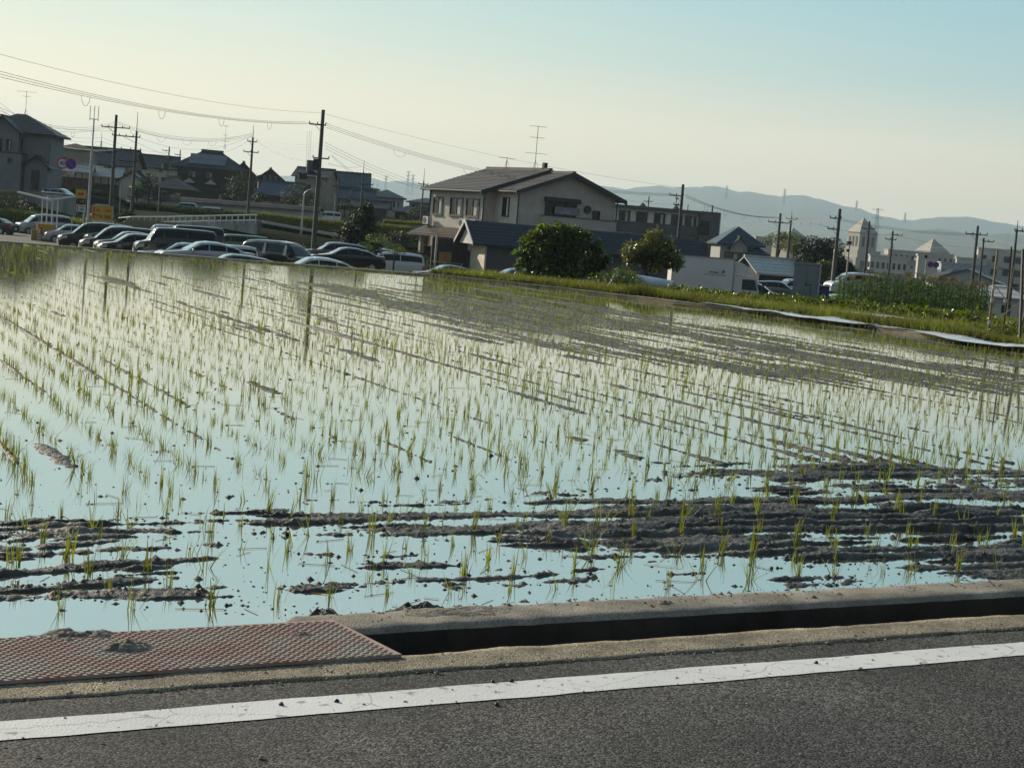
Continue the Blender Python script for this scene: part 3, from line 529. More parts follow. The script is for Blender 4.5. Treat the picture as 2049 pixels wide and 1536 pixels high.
# ================================================================== MOUNTAINS, HAZE
def tz(x, y): return float(terrain(np.array([x]), np.array([y]))[0])
FOREST = mat('forest', (.028, .045, .020), .95, var=.3, vs=.01, bump=.6, bs=.05, bdist=8)
def range_(name, prof, Yr, Yf, label, seed, zb=-1.0, rough=1.0):
    pxs = np.linspace(prof[0][0], prof[-1][0], 340); pys = np.interp(pxs, [p[0] for p in prof], [p[1] for p in prof])
    pys = pys + (fbm(pxs * .09, pxs * 0, 4, seed) - .5) * 4.2 * rough + (vnoise(pxs * .9, pxs * 0, seed) - .5) * .8
    top = np.array([at(a, b_, Yr / DK)[:] for a, b_ in zip(pxs, pys)]); nr = 26; V = []
    for j in range(nr + 6):
        if j < nr:
            t = j / (nr - 1); f = t ** .75; yj = Yf + (Yr - Yf) * t; sc = 1.0
            xx = top[:, 0] * yj / Yr; zz = (top[:, 2] - zb) * f * (1 - .38 * (1 - t) * t * 4 * (fbm(xx * .0022, np.full_like(xx, yj * .0008), 3, seed + 5))) + zb
        else:
            t = (j - nr + 1) / 6; yj = Yr + 900 * t; xx = top[:, 0] * yj / Yr; zz = (top[:, 2] - zb) * (1 - t) + zb
        V.append(np.stack([xx, np.full_like(xx, yj), zz], -1))
    V = np.concatenate(V); idx = np.arange(len(V)).reshape(nr + 6, -1); F = np.stack([idx[:-1, :-1], idx[:-1, 1:], idx[1:, 1:], idx[1:, :-1]], -1).reshape(-1, 4)
    return struct(link(name, arrmesh(name, V, F, FOREST, True)), label)
R1 = [(-500, 372), (100, 360), (400, 355), (560, 352), (600, 350), (650, 353), (700, 355), (750, 357), (770, 365), (790, 362), (830, 366), (870, 371), (1000, 372), (1200, 372), (1250, 378), (1290, 373), (1320, 371), (1345, 375), (1400, 374), (1425, 372), (1445, 375), (1470, 382), (1500, 384), (1560, 393), (1600, 390), (1640, 398), (1690, 413), (1720, 417), (1750, 429), (1800, 439), (1830, 441), (1860, 436), (1900, 433), (1940, 434), (1990, 443), (2049, 453), (2200, 470), (2500, 480)]
range_('mountains', R1, 8000, 5200, 'long wooded mountain ridge fading blue on the horizon', 71)
R2 = [(1500, 500), (1700, 475), (1780, 466), (1840, 461), (1880, 458), (1920, 464), (1960, 472), (2000, 467), (2049, 470), (2200, 480), (2500, 500)]
range_('foothills', R2, 5000, 3400, 'lower wooded hills in front of the blue mountains', 75, rough=.7)
hz = MB(); hz.box((0, 4600, 152), (14000, 9800, 344.0)); hzo = hz.build('haze', None); hzo['kind'] = 'stuff'; hzo['label'] = 'thin bluish haze over the plain'
hm = D.materials.new('haze'); hm.use_nodes = True; hn = hm.node_tree; hn.nodes.remove(hn.nodes['Principled BSDF'])
pv_ = hn.nodes.new('ShaderNodeVolumePrincipled'); pv_.inputs['Color'].default_value = (.66, .86, 1.0, 1); pv_.inputs['Density'].default_value = .00013; pv_.inputs['Anisotropy'].default_value = .25
hn.links.new(pv_.outputs[0], hn.nodes['Material Output'].inputs['Volume']); hzo.data.materials.append(hm)

# ================================================================== BUILDINGS
WALLW = mat('white_render', (.54, .49, .42), .85, var=.07, vs=1.5, bump=.2, bs=8); WALLG = mat('pale_grey_wall', (.34, .34, .33), .85, var=.08, vs=1)
WALLC = mat('cream_wall', (.48, .42, .31), .85, var=.08, vs=1); WALLB = mat('beige_wall', (.33, .29, .22), .85, var=.1, vs=1); WALLDK = mat('dark_wood_wall', (.05, .035, .026), .85, var=.25, vs=2, stretch=(8, 8, .6))
ROOFD = mat('dark_tile', (.035, .036, .040), .55, var=.2, vs=3); ROOFB = mat('blue_grey_tile', (.030, .050, .078), .45, var=.15, vs=3); ROOFR = mat('brown_tile', (.085, .066, .056), .5, var=.22, vs=5, isl=.18)
ROOFN = mat('navy_sheet_roof', (.006, .008, .015), .55, var=.1); ROOFL = mat('pale_sheet_roof', (.50, .50, .48), .5, var=.08); TRIM = mat('trim_white', (.52, .50, .46), .7, var=.05)
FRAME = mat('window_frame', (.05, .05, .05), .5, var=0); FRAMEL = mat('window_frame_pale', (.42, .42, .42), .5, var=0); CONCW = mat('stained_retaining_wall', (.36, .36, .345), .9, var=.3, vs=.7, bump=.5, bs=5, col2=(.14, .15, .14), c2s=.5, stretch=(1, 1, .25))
GREYP = mat('grey_parapet', (.105, .10, .105), .8, var=.1, vs=1)
def window(parent, M4, w_, h_, fm=FRAME, mull=1, curtain=False, sill=True):
    """M4: matrix placing the window's centre; local x across, -y outward, z up"""
    m = MB(); t = max(.05, min(.09, w_ * .06))
    for c, d in (((-w_ / 2, -.02, 0), (t, .10, h_ + t)), ((w_ / 2, -.02, 0), (t, .10, h_ + t)), ((0, -.021, h_ / 2), (w_ - t, .10, t)), ((0, -.021, -h_ / 2), (w_ - t, .10, t))): m.box(c, d)
    for k in range(mull): m.box((-w_ / 2 + w_ * (k + 1) / (mull + 1), -.012, 0), (t * .8, .06, h_ - t))
    if sill: m.box((0, -.06, -h_ / 2 - t * .8), (w_ + .16, .12, .05))
    m.v = [tuple(M4 @ Vector(v)) for v in m.v]; f = m.build('window', fm, parent)
    m = MB(); m.box((0, .008, 0), (w_ - t, .02, h_ - t)); m.v = [tuple(M4 @ Vector(v)) for v in m.v]; m.build('pane', GLASS, f)
    if curtain:
        m = MB(); m.box((w_ * .2, -.006, -.02), (w_ * .22, .006, h_ - 2 * t)); m.v = [tuple(M4 @ Vector(v)) for v in m.v]; m.build('curtain', CURTAIN, f)
    return f
def face_m(face, a, z, w_, d_, x0=0, y0=0, out=0.0):
    if face == 'F': return Matrix.Translation((x0 + a, y0 - out, z))
    if face == 'B': return Matrix.Translation((x0 + a, y0 + d_ + out, z)) @ Matrix.Rotation(math.pi, 4, 'Z')
    if face == 'L': return Matrix.Translation((x0 - out, y0 + a, z)) @ Matrix.Rotation(-math.pi / 2, 4, 'Z')
    return Matrix.Translation((x0 + w_ + out, y0 + a, z)) @ Matrix.Rotation(math.pi / 2, 4, 'Z')
def block(parent, x0, y0, w_, d_, z0, he, rh, kind, ov, wm_, rm_, wins=(), n=8, fm=FRAME, fascia=None, t=.03):
    """walls and roof of one block: kind gx (ridge along x), gy (gable to the front), hip, flat"""
    x1, y1 = x0 + w_, y0 + d_; m = MB(); zt = he
    m.box((x0 + w_ / 2, y0 + d_ / 2, (z0 + zt) / 2), (w_, d_, zt - z0))
    if kind == 'gx': m.prism([(x0, y0, zt), (x0, y1, zt), (x0, (y0 + y1) / 2, zt + rh)], (w_, 0, 0))
    if kind == 'gy': m.prism([(x0, y0, zt), (x0 + w_, y0, zt), (x0 + w_ / 2, y0, zt + rh)], (0, d_, 0))
    m.build('wall', wm_, parent)
    m = MB(); k = ov
    if kind == 'gx':
        ym = (y0 + y1) / 2; s_ = rh / (d_ / 2); e = zt - k * s_ + .06; r_ = zt + rh + .06
        m.slope((x0 - k, y0 - k, e), (x1 + k, y0 - k, e), (x1 + k, ym, r_), (x0 - k, ym, r_), n, t); m.slope((x1 + k, y1 + k, e), (x0 - k, y1 + k, e), (x0 - k, ym, r_), (x1 + k, ym, r_), n, t)
        m.box(((x0 + x1) / 2, ym, r_ + .06), (w_ + 2 * k, .3, .16))
    elif kind == 'gy':
        xm = (x0 + x1) / 2; s_ = rh / (w_ / 2); e = zt - k * s_ + .06; r_ = zt + rh + .06
        m.slope((x0 - k, y1 + k, e), (x0 - k, y0 - k, e), (xm, y0 - k, r_), (xm, y1 + k, r_), n, t); m.slope((x1 + k, y0 - k, e), (x1 + k, y1 + k, e), (xm, y1 + k, r_), (xm, y0 - k, r_), n, t)
        m.box((xm, (y0 + y1) / 2, r_ + .06), (.3, d_ + 2 * k, .16))
    elif kind == 'hip':
        q = min(w_, d_) / 2 + k; e = zt + .02; r_ = zt + rh; A_, B_, C_, D_ = (x0 - k, y0 - k, e), (x1 + k, y0 - k, e), (x1 + k, y1 + k, e), (x0 - k, y1 + k, e)
        if w_ >= d_: P_, Q_ = (x0 - k + q, (y0 + y1) / 2, r_), (x1 + k - q, (y0 + y1) / 2, r_); m.slope(A_, B_, Q_, P_, n, t); m.slope(C_, D_, P_, Q_, n, t); m.slope(D_, A_, P_, P_, n, t); m.slope(B_, C_, Q_, Q_, n, t)
        else: P_, Q_ = ((x0 + x1) / 2, y0 - k + q, r_), ((x0 + x1) / 2, y1 + k - q, r_); m.slope(A_, B_, P_, P_, n, t); m.slope(C_, D_, Q_, Q_, n, t); m.slope(D_, A_, P_, Q_, n, t); m.slope(B_, C_, Q_, P_, n, t)
    else:
        m.box(((x0 + x1) / 2, (y0 + y1) / 2, zt + rh / 2), (w_ + 2 * k, d_ + 2 * k, rh))
    m.build('roof', rm_, parent)
    for q in wins:
        face, a, z, ww, hh = q[:5]; window(parent, face_m(face, a, z, w_, d_, x0, y0), ww, hh, fm, q[5] if len(q) > 5 else 1, len(q) > 6)
def house(name, label, px, Y, zb, ang, w_, d_, he, rh, kind, wm_=WALLW, rm_=ROOFD, wins=(), ov=.6, cat='house', n=6, group=None, fm=FRAME):
    p = at(px, 500, Y); t = thing(name, label, cat, (p.x, p.y, zb + ZS(Y)), rad(ang), group)
    block(t, 0, 0, w_, d_, -2.5, he, rh, kind, ov, wm_, rm_, wins, n, fm); return t
def antenna(label, c, h, elems=((0, 1.4), (.55, 1.2), (1.3, 1.1)), rz=.3, cat='antenna'):
    t = thing('roof_antenna', label, cat, c, rz); m = MB(); m.cyl((0, 0, 0), (0, 0, h), .022, n=5)
    for a in range(3): m.cyl((.3 * math.cos(a * 2.1), .3 * math.sin(a * 2.1), -.05), (0, 0, .7), .012, n=4)
    m.build('mast', STEEL, t)
    for dz, L in elems:
        m = MB(); m.cyl((-L / 2, 0, h - dz), (L / 2, 0, h - dz), .018, n=4)
        for k in range(7): x_ = -L / 2 + L * k / 6; m.cyl((x_, -.28, h - dz), (x_, .28, h - dz), .01, n=3)
        m.build('element', STEEL, t)
    return t

# ---- main house beside the car park
hp = thing('two_storey_house', 'large pale two-storey house with brown tiled gables beside the car park', 'house', (at(1030, 500, 90).x, 90 * DK, -.7 + ZS(90)), rad(32))
ZG = -.7
block(hp, 0, 0, 8.6, 3.3, 0, 7.3, 1.50, 'gy', .55, WALLW, ROOFR, [('F', 6.9, 5.75, .62, 1.0, 0), ('L', 1.7, 6.0, .9, 1.35, 0, 1)], n=13, t=.045)
block(hp, -1.0, 3.3, 10.6, 8.2, 0, 7.2, 1.80, 'gy', .6, WALLW, ROOFR, [('L', 1.55, 5.75, 1.9, 1.3, 1, 1), ('L', 4.0, 5.75, 1.9, 1.3, 1, 1), ('L', 6.9, 5.75, 1.5, 1.3, 1, 1)], n=15, t=.045)
m = MB(); m.box((3.75, -.10, 6.85), (3.1, .35, .26)); m.box((3.75, -.2, 6.68), (3.1, .5, .06)); m.build('shutter_box', FRAME, hp)
window(hp, face_m('F', 3.7, 6.15, 8.6, 3), 2.7, 1.0, FRAME, 2)
m = MB(); m.box((4.2, -.16, 6.05), (2.2, .03, .55), M=Matrix.Rotation(rad(1), 3, 'X')); m.build('balcony_sheet', mat('sheet_grey', (.30, .31, .34), .8), hp)
m = MB(); m.box((5.3, -.16, 5.15), (6.62, .34, .86)); m.build('balcony_parapet', WALLW, hp)
m = MB(); m.box((5.3, -.17, 5.60), (6.7, .42, .05)); m.build('parapet_cap', FRAME, hp)
m = MB(); m.cyl((6.05, -.02, 6.3), (6.05, -.16, 6.3), .30, n=14); m.build('round_vent', FRAME, hp)
for x_, y_ in ((-.08, -.1), (8.7, -.1), (-1.1, 3.15), (-1.05, 11.5)): m = MB(); m.cyl((x_, y_, 0), (x_, y_, 7.1), .06, n=6); m.build('downpipe', FRAME, hp)
for (a, b_) in (((-.55, -.5, 7.08), (-.55, 3.2, 7.08)), ((-1.62, 2.7, 6.95), (-1.62, 12.1, 6.95)), ((9.2, -.5, 7.08), (9.2, 3.2, 7.08))): m = MB(); m.cyl(a, b_, .07, n=6); m.build('gutter', FRAME, hp)
for s_ in (-1, 1):                               # dark barge boards on both gables
    m = MB(); m.prism([(4.3, -.62, 8.94), (4.3, -.62, 8.62), (4.3 + s_ * 4.95, -.62, 6.88), (4.3 + s_ * 4.95, -.62, 7.20)], (0, .06, 0)); m.build('barge_board', FRAME, hp)
    m = MB(); m.prism([(4.3, 2.62, 9.12), (4.3, 2.62, 8.76), (4.3 + s_ * 6.0, 2.62, 6.72), (4.3 + s_ * 6.0, 2.62, 7.06)], (0, .06, 0)); m.build('barge_board', FRAME, hp)
m = MB(); m.slope((-2.4, 12.2, 3.5), (-2.4, 3.0, 3.5), (-1.0, 3.3, 4.15), (-1.0, 12.0, 4.15), 5, .04); m.slope((-2.4, 2.6, 3.5), (.2, -1.2, 3.5), (.2, 0, 4.1), (-1, 3.3, 4.1), 5, .04); m.build('lower_roof', ROOFR, hp)
for y_ in (10.8, 5.5): m = MB(); m.box((-1.9, y_, 1.7), (.33, .33, 3.4)); m.build('porch_post', WALLC, hp)
window(hp, face_m('L', 7.5, 1.6, 1, 8, -1.0, 3.3), 2.2, 2.0, FRAME, 1); window(hp, face_m('L', 2.0, 1.7, 1, 8, -1.0, 3.3), 1.6, 1.6, FRAME, 1)
for y_ in (3.9, 5.6, 11.2): 
    m = MB(); m.box((-1.35, y_, 4.55), (.3, .8, .6)); ac = m.build('air_conditioner', WHITEP, hp); m = MB(); m.cyl((-1.5, y_ + .1, 4.55), (-1.52, y_ + .1, 4.55), .24, n=12); m.build('fan_grille', FRAME, ac)
m = MB(); m.box((4.3, 3.6, 9.35), (.3, .3, .5)); m.build('chimney_pot', STEEL, hp)
HM = Matrix.Translation(hp.location) @ Matrix.Rotation(rad(32), 4, 'Z')
c = HM @ Vector((4.3, 5.0, 9.1)); antenna('tall television mast with stacked aerials on the big tiled house', c, 3.3, ((.05, 1.3), (.9, 1.1), (2.1, 1.7)), .2)
c = HM @ Vector((4.3, 9.2, 9.1)); antenna('short satellite aerial at the back of the big tiled roof', c, .9, ((.1, 1.2),), .2)

# ---- low outbuilding with the pale planked wall
gp_ = at(941, 500, 84); gb = thing('garage', 'long low outbuilding with navy roof and sunlit planked end wall', 'garage', (gp_.x, gp_.y, -.7 + ZS(84)), rad(17))
m = MB(); m.box((9.1, 2.0, 1.45), (15.8, 3.6, 2.9)); m.build('wall', GREYP, gb)
m = MB(); m.slope((0, -.5, 3.05), (17.5, -.5, 3.05), (17.5, 2.0, 4.6), (0, 2.0, 4.6), 7, .01); m.slope((17.5, 4.5, 3.05), (0, 4.5, 3.05), (0, 2.0, 4.6), (17.5, 2.0, 4.6), 7, .01); m.build('roof', ROOFN, gb)
m = MB(); m.prism([(.30, -.3, 3.0), (.30, 4.3, 3.0), (.30, 2.0, 4.42)], (.12, 0, 0)); m.build('gable_panel', TRIM, gb)
for s_ in (-1, 1): m = MB(); m.prism([(-.04, 2.0, 4.72), (-.04, 2.0, 4.47), (-.04, 2 + s_ * 2.55, 2.9), (-.04, 2 + s_ * 2.55, 3.12)], (.07, 0, 0)); m.build('barge_board', TRIM, gb)
SID = mat('siding_board', (.62, .52, .38), .75, var=.08, vs=3)
sb_ = MB(); sb_.box((0, 0, 0), (.06, 3.64, .172), M=Matrix.Rotation(rad(7), 3, 'Y')); sbm = sb_.mesh('siding_board', SID)
for k in range(17): link('siding_board', sbm, gb, (1.165, 2.0, .10 + k * .176))
for y_ in (.17, 3.83): m = MB(); m.box((1.15, y_, 1.45), (.12, .1, 2.9)); m.build('corner_trim', TRIM, gb)
# entrance porch between house and outbuilding
m = MB(); m.box((-1.6, 3.2, 1.7), (.14, .14, 3.4)); m.build('porch_post', GALV, gb)
m = MB(); m.box((-.6, 4.4, 1.2), (.9, .08, 2.1)); m.build('entrance_door', mat('door_wood', (.32, .17, .05), .5, var=.15), gb)
m = MB(); m.box((-.2, 4.9, 1.6), (2.6, .2, 3.2)); m.build('porch_back_wall', WALLDK, gb)
fr = thing('tubular_railing', 'pair of galvanised tube rails beside the white minivan', 'railing', at(852, 540, 86)[:], rad(10)); fr.location.z = -.7 + ZS(86)
for z_ in (.75, 1.25, 1.6): m = MB(); m.cyl((0, 0, z_), (2.6 - (z_ < 1) * .3, 0, z_ - .05), .035, n=6); m.build('rail', GALV, fr)
for x_ in (.05, 1.3, 2.5): m = MB(); m.cyl((x_, 0, 0), (x_, 0, 1.6), .04, n=6); m.build('post', GALV, fr)

# ---- apartment block behind
ap = at(1212, 500, 140); ab = thing('apartment_block', 'three-storey grey apartment block with parapet balconies behind the house', 'apartment block', (ap.x, ap.y, -.7 + ZS(140)), rad(7))
m = MB(); m.box((6.3, 4.5, 4.6), (12.8, 8, 9.2)); m.build('wall', mat('apartment_white', (.78, .78, .74), .7, var=.04), ab)
m = MB(); m.box((6.3, 4.2, 9.3), (13.2, 9.2, .35)); m.build('roof', GREYP, ab)
for z0_ in (7.15, 4.2, 1.3): m = MB(); m.box((5.2, -.35, z0_ - .05), (10.4, .12, 1.15)); m.box((5.2, 0, z0_ - .68), (10.4, .8, .12)); m.build('balcony_parapet', GREYP, ab)
m = MB(); m.box((11.6, -.2, 4.6), (2.2, 1.2, 9.2)); m.build('stair_tower', mat('taupe', (.13, .12, .115), .8, var=.1), ab)
for z0_ in (2.2, 5.1, 7.6): m = MB(); m.box((11.0, -.83, z0_), (1.1, .1, 1.6)); m.build('stair_opening_shade', BLACKP, ab)  # solid black slabs stand for the shade inside the stair openings
m = MB(); m.box((12.78, -.2, 4.6), (.1, 1.3, 9.2)); m.build('corner_pipe', WHITEP, ab)
for z0_ in (8.15, 5.2, 2.3):
    for i, x_ in enumerate((1.9, 3.9, 6.0, 8.0, 9.6)): window(ab, face_m('F', x_, z0_, 12, 8, 0, .5, .02), 1.25, 1.35, FRAME, 1, i % 2 == 0, False)
for x_ in (4.2, 8.1): m = MB(); [m.cyl((x_, 2, 9.45 + .12 * k), (x_, 2, 9.57 + .12 * k), .55 - .12 * k, .43 - .12 * k, n=12) for k in range(4)]; m.build('roof_vent', GREYP, ab)

# ---- blue roofed house, barn, fences behind the truck
b2 = at(1441, 500, 125); bh = thing('blue_roof_house', 'pale blue-grey house with a slate-blue hipped roof', 'house', (b2.x, b2.y, -.8 + ZS(125)), rad(3))
block(bh, 0, 0, 4.1, 6, -1, 5.7, 1.85, 'hip', .45, WALLG, ROOFB, [('F', 1.3, 4.5, 1.6, .75, 1, 1), ('F', 3.8, 3.6, .4, .9, 0)], n=9)
block(bh, 2.9, -.8, 1.7, 2.5, -1, 4.9, .7, 'hip', .35, WALLG, ROOFB, [('F', .85, 3.5, 1.1, 1.0, 1, 1)], n=4)
block(bh, 1.0, -.5, 1.7, 2.0, 4.9, 5.55, .85, 'gy', .3, WALLG, ROOFB, [], n=4)
m = MB(); m.slope((.3, -1.0, 3.0), (3.0, -1.0, 3.0), (3.0, 0, 3.4), (.3, 0, 3.4), 2, .01); m.build('canopy', ROOFD, bh)
b3 = at(1524, 500, 112); bn = thing('barn', 'black-walled barn with a pale sheet roof', 'barn', (b3.x, b3.y, -.6 + ZS(112)), rad(18))
block(bn, 0, 0, 4.6, 5, -1, 2.9, 1.2, 'gx', .5, BLACKP, ROOFL, [('F', 3.2, 1.7, 1.2, .8, 1)], n=5, fm=FRAMEL)
house('shed_house', 'small dark shed with pale roof right of the black barn', 1570, 118, -.4, 10, 3.0, 3, 2.5, .5, 'gx', WALLDK, ROOFL, [('F', 1.2, 1.5, .8, .7, 0)], .3, 'shed', 4)
TEAL = mat('teal_sheet', (.045, .10, .105), .6, var=.1)
f0 = at(1500, 500, 98); ft = thing('sheet_fence', 'dark teal sheet fence running behind the truck', 'fence', (f0.x, f0.y, -.6 + ZS(98)), rad(8))
for k in range(9): m = MB(); m.box((k * .82 + .4, 0, .9 + .03 * (k % 2)), (.80, .05, 1.7)); m.build('panel', TEAL if k < 5 else WALLG, ft)

# ---- storage locker in the garden
lk = at(1593, 500, 79); lo_ = thing('storage_locker', 'tall grey-green metal storage locker with double doors among the vegetables', 'storage locker', (lk.x, lk.y, -.1 + ZS(79)), rad(-14))
LOCK = mat('locker_paint', (.17, .20, .20), .5, var=.08, vs=2, bump=.1)
m = MB(); m.box((.80, .7, 1.42), (1.6, 1.35, 2.76)); m.build('cabinet', LOCK, lo_)
m = MB(); m.box((.80, .68, 2.84), (1.72, 1.5, .09)); m.build('top', LOCK, lo_)
for s_ in (0, 1): m = MB(); m.box((.44 + s_ * .74, .005, 1.42), (.70, .03, 2.55)); d_ = m.build('door', LOCK, lo_); m = MB(); m.box((.80, -.03, 1.55), (.04, .03, .2)) if s_ else m.box((1.0, -.03, 1.5), (.45, .03, .05)); m.build('latch', STEEL, d_)
m = MB(); m.cyl((1.1, -.05, 1.45), (1.28, -.3, .1), .02, n=5); m.build('prop_bar', STEEL, lo_)
bx = at(1655, 500, 82); o = thing('blue_tarpaulin_box', 'dark blue covered box right of the grey locker', 'box', (bx.x, bx.y, -.1 + ZS(82)), rad(-5))
m = MB(); m.box((0, 0, .75), (.75, .8, 1.5)); m.build('cover', mat('navy_tarp', (.01, .012, .10), .5, var=.2, bump=.3, bs=6), o); m = MB(); m.box((0, 0, 1.53), (.95, .95, .05)); m.build('lid', GALV, o)

# ---- left side: terrace houses
def P(px, Y): p = at(px, 500, Y); return p.x, p.y
lx, ly = P(-62, 130); lh = thing('white_house', 'big white house with dark hipped roof on the retaining wall', 'house', (lx, ly, 4.7 + ZS(130)), rad(4))
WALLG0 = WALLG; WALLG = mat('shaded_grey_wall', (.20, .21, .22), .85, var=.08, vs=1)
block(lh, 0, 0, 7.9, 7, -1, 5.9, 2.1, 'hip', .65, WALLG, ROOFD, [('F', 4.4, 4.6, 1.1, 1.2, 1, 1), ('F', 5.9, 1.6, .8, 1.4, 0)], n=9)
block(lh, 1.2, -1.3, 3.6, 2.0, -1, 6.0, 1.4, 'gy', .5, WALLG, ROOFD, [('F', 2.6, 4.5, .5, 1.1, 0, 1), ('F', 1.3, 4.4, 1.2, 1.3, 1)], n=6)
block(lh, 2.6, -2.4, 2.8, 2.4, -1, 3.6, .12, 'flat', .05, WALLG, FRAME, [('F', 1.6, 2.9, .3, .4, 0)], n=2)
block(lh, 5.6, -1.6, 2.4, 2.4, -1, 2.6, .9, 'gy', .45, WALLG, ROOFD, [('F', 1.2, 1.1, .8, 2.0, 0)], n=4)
WALLG = WALLG0
antenna('tall roof aerial with dish on the big white house', (lx + 4.1, ly + 3.7, 12.6 + ZS(130)), 2.6, ((.1, 2.0), (.6, .8)), .2)
h_ = house('flat_roof_house', 'beige building with a dark sloping parapet behind the white house', 98, 168, 6.0, 3, 4.6, 6, 5.6, .9, 'hip', WALLB, mat('olive_roof', (.10, .09, .06), .8), [('F', 1.2, 4.0, .8, .9, 0)], .3)
house('long_roof_house', 'long low house with dark grey roof behind the road signs', 122, 175, 6.0, -3, 9, 7, 4.6, 2.0, 'gx', WALLB, ROOFD, [('F', 4, 3.3, 1.6, 1, 1), ('F', 6.6, 3.3, 1.6, 1, 1)], .7)
x_, y_ = P(113, 148); t = thing('half_timbered_shed', 'half-timbered shed with dark plank wall and pale roof', 'shed', (x_, y_, 4.8 + ZS(148)), rad(6))
block(t, 0, 0, 3.4, 3, -1, 3.1, .7, 'gx', .35, WALLC, ROOFL, [], n=4)
for k in range(12): m = MB(); m.box((.16 + k * .28, -.03, 1.1), (.26, .04, 2.3)); m.build('plank', mat('red_brown_plank', (.10, .055, .04), .85, var=.3, vs=3), t)
for k in range(5): m = MB(); m.box((.1 + k * .8, -.04, 2.65), (.10, .05, .8)); m.build('timber', BLACKP, t)
x_, y_ = P(177, 150); t = thing('half_timbered_house', 'half-timbered cottage with pale roof panel and white gable', 'house', (x_, y_, 4.8 + ZS(150)), rad(4))
block(t, 0, 0, 3.2, 3, -1, 2.9, .9, 'gx', .35, WALLC, ROOFL, [], n=4); block(t, 3.3, -.4, 2.7, 3, -1, 2.6, .95, 'gy', .4, WALLW, ROOFD, [], n=4)
for k in range(4): m = MB(); m.box((.1 + k * .9, -.04, 2.3), (.10, .05, 1.1)); m.build('timber', BLACKP, t)
m = MB(); m.box((1.6, -.05, 1.0), (3.2, .06, 1.7)); m.build('shutter', BLACKP, t)
house('white_gable_house', 'white house with black roof and a gable facing left, beyond the pines', 236, 190, 6.4, 12, 8.2, 6, 5.0, 1.7, 'gx', WALLW, ROOFD, [('F', 3.6, 3.4, 1.3, .8, 1), ('F', 6.2, 3.1, .6, .7, 0), ('L', 3, 4.2, 1.2, .9, 1)], .5)
house('cream_house', 'sliver of a cream house between the black roofs', 330, 205, 6.8, 0, 3.2, 5, 5.2, 1.2, 'hip', WALLC, ROOFD, [('F', 1.2, 3.8, .5, .9, 0)], .4)
# traditional farmhouse
x_, y_ = P(345, 176); th_ = thing('traditional_farmhouse', 'large traditional farmhouse with stacked dark tiled roofs and solar panels', 'farmhouse', (x_, y_, 5.6 + ZS(176)), rad(8))
block(th_, 0, 0, 9.2, 6.5, -1, 5.4, 2.5, 'hip', .9, WALLDK, ROOFD, [('F', 2.1, 4.3, .9, .9, 0, 1), ('F', 4.5, 4.3, .7, .9, 0, 1)], n=12, fm=FRAMEL)
block(th_, 7.4, 1.0, 3.6, 5.5, -1, 5.0, 1.7, 'gy', .7, WALLDK, ROOFD, [], n=8)
m = MB(); m.box((4.6, 3.25, 7.98), (3.2, .42, .34)); m.build('ridge_tiles', ROOFD, th_)
m = MB(); m.slope((-1.6, -3.4, 2.5), (8.4, -3.4, 2.5), (8.4, 0, 4.0), (-1.6, 0, 4.0), 9, .04); m.build('lower_roof', ROOFD, th_)
for xg in (1.9, 4.9):
    m = MB(); m.slope((xg - 1.3, -1, 3.1), (xg - 1.3, -3.7, 3.1), (xg, -3.7, 4.1), (xg, -1, 4.1), 4, .04); m.slope((xg + 1.3, -3.7, 3.1), (xg + 1.3, -1, 3.1), (xg, -1, 4.1), (xg, -3.7, 4.1), 4, .04)
    m.build('porch_gable', ROOFD, th_); m = MB(); m.prism([(xg - .9, -3.5, 3.1), (xg + .9, -3.5, 3.1), (xg, -3.5, 3.8)], (0, .1, 0)); m.build('gable_panel', TRIM, th_)
m = MB(); m.box((3.2, -2.9, 1.0), (9.0, .2, 2.6)); m.build('ground_floor_wall', WALLDK, th_)
SOL = mat('solar_panel', (.12, .14, .17), .18, metal=.3, var=.03)
sl_ = math.atan2(2.5, 4.15)
for i in range(4):
    for j in range(2): m = MB(); m.box((2.1 + i * 1.32 + j * .15, .25 + j * 1.25, 6.28 + j * .76), (1.28, 1.42, .05), M=Matrix.Rotation(sl_, 3, 'X')); m.build('solar_panel', SOL, th_)
antenna('thin roof aerial above the traditional farmhouse', (x_ + 6.0, y_ + 3, 14.0 + ZS(176)), 3.4, ((.1, 1.0), (1.4, .5), (2.3, 1.4)), 1.0)
house('striped_gable_house', 'dark house with white vertical stripes on its gable', 508, 195, 6.8, 10, 3.6, 6, 4.6, 1.4, 'gy', WALLDK, ROOFD, [('F', .9, 4.0, .25, 1.6, 0), ('F', 1.8, 4.0, .25, 1.6, 0), ('F', 2.7, 4.0, .25, 1.6, 0)], .5, fm=FRAMEL)
house('low_tiled_house', 'low house with slate-blue tiles beside the dark tree', 512, 172, 5.6, -12, 5.2, 5, 2.5, 1.6, 'gx', WALLDK, ROOFB, [], .6)
house('brown_roof_house', 'brown-grey house with shallow roof left of the main utility pole', 580, 185, 7.0, -6, 5.0, 6, 4.6, 1.2, 'gx', WALLB, ROOFD, [('F', 3.6, 3.6, .8, .8, 0)], .5)
house('slate_gable_house', 'grey house with stepped slate gable behind the street lamp', 622, 190, 6.8, -10, 3.2, 6, 4.2, 1.0, 'gy', WALLB, ROOFD, [('F', 1.4, 3.0, 1.0, .8, 1)], .4)
house('navy_roof_house', 'dark blue tiled house right of the main utility pole', 655, 190, 7.4, 6, 5.4, 6, 3.6, 1.9, 'gx', WALLDK, ROOFB, [('F', 1.4, 2.6, 1.2, .7, 1), ('F', 3.8, 2.6, 1.2, .7, 1)], .6)
house('navy_annex_house', 'low navy-roofed annex beneath the dark blue tiled house', 672, 180, 6.6, 4, 4.8, 4, 2.1, 1.2, 'gx', WALLB, ROOFB, [('F', 1.5, 1.2, 1.0, .8, 1)], .5)
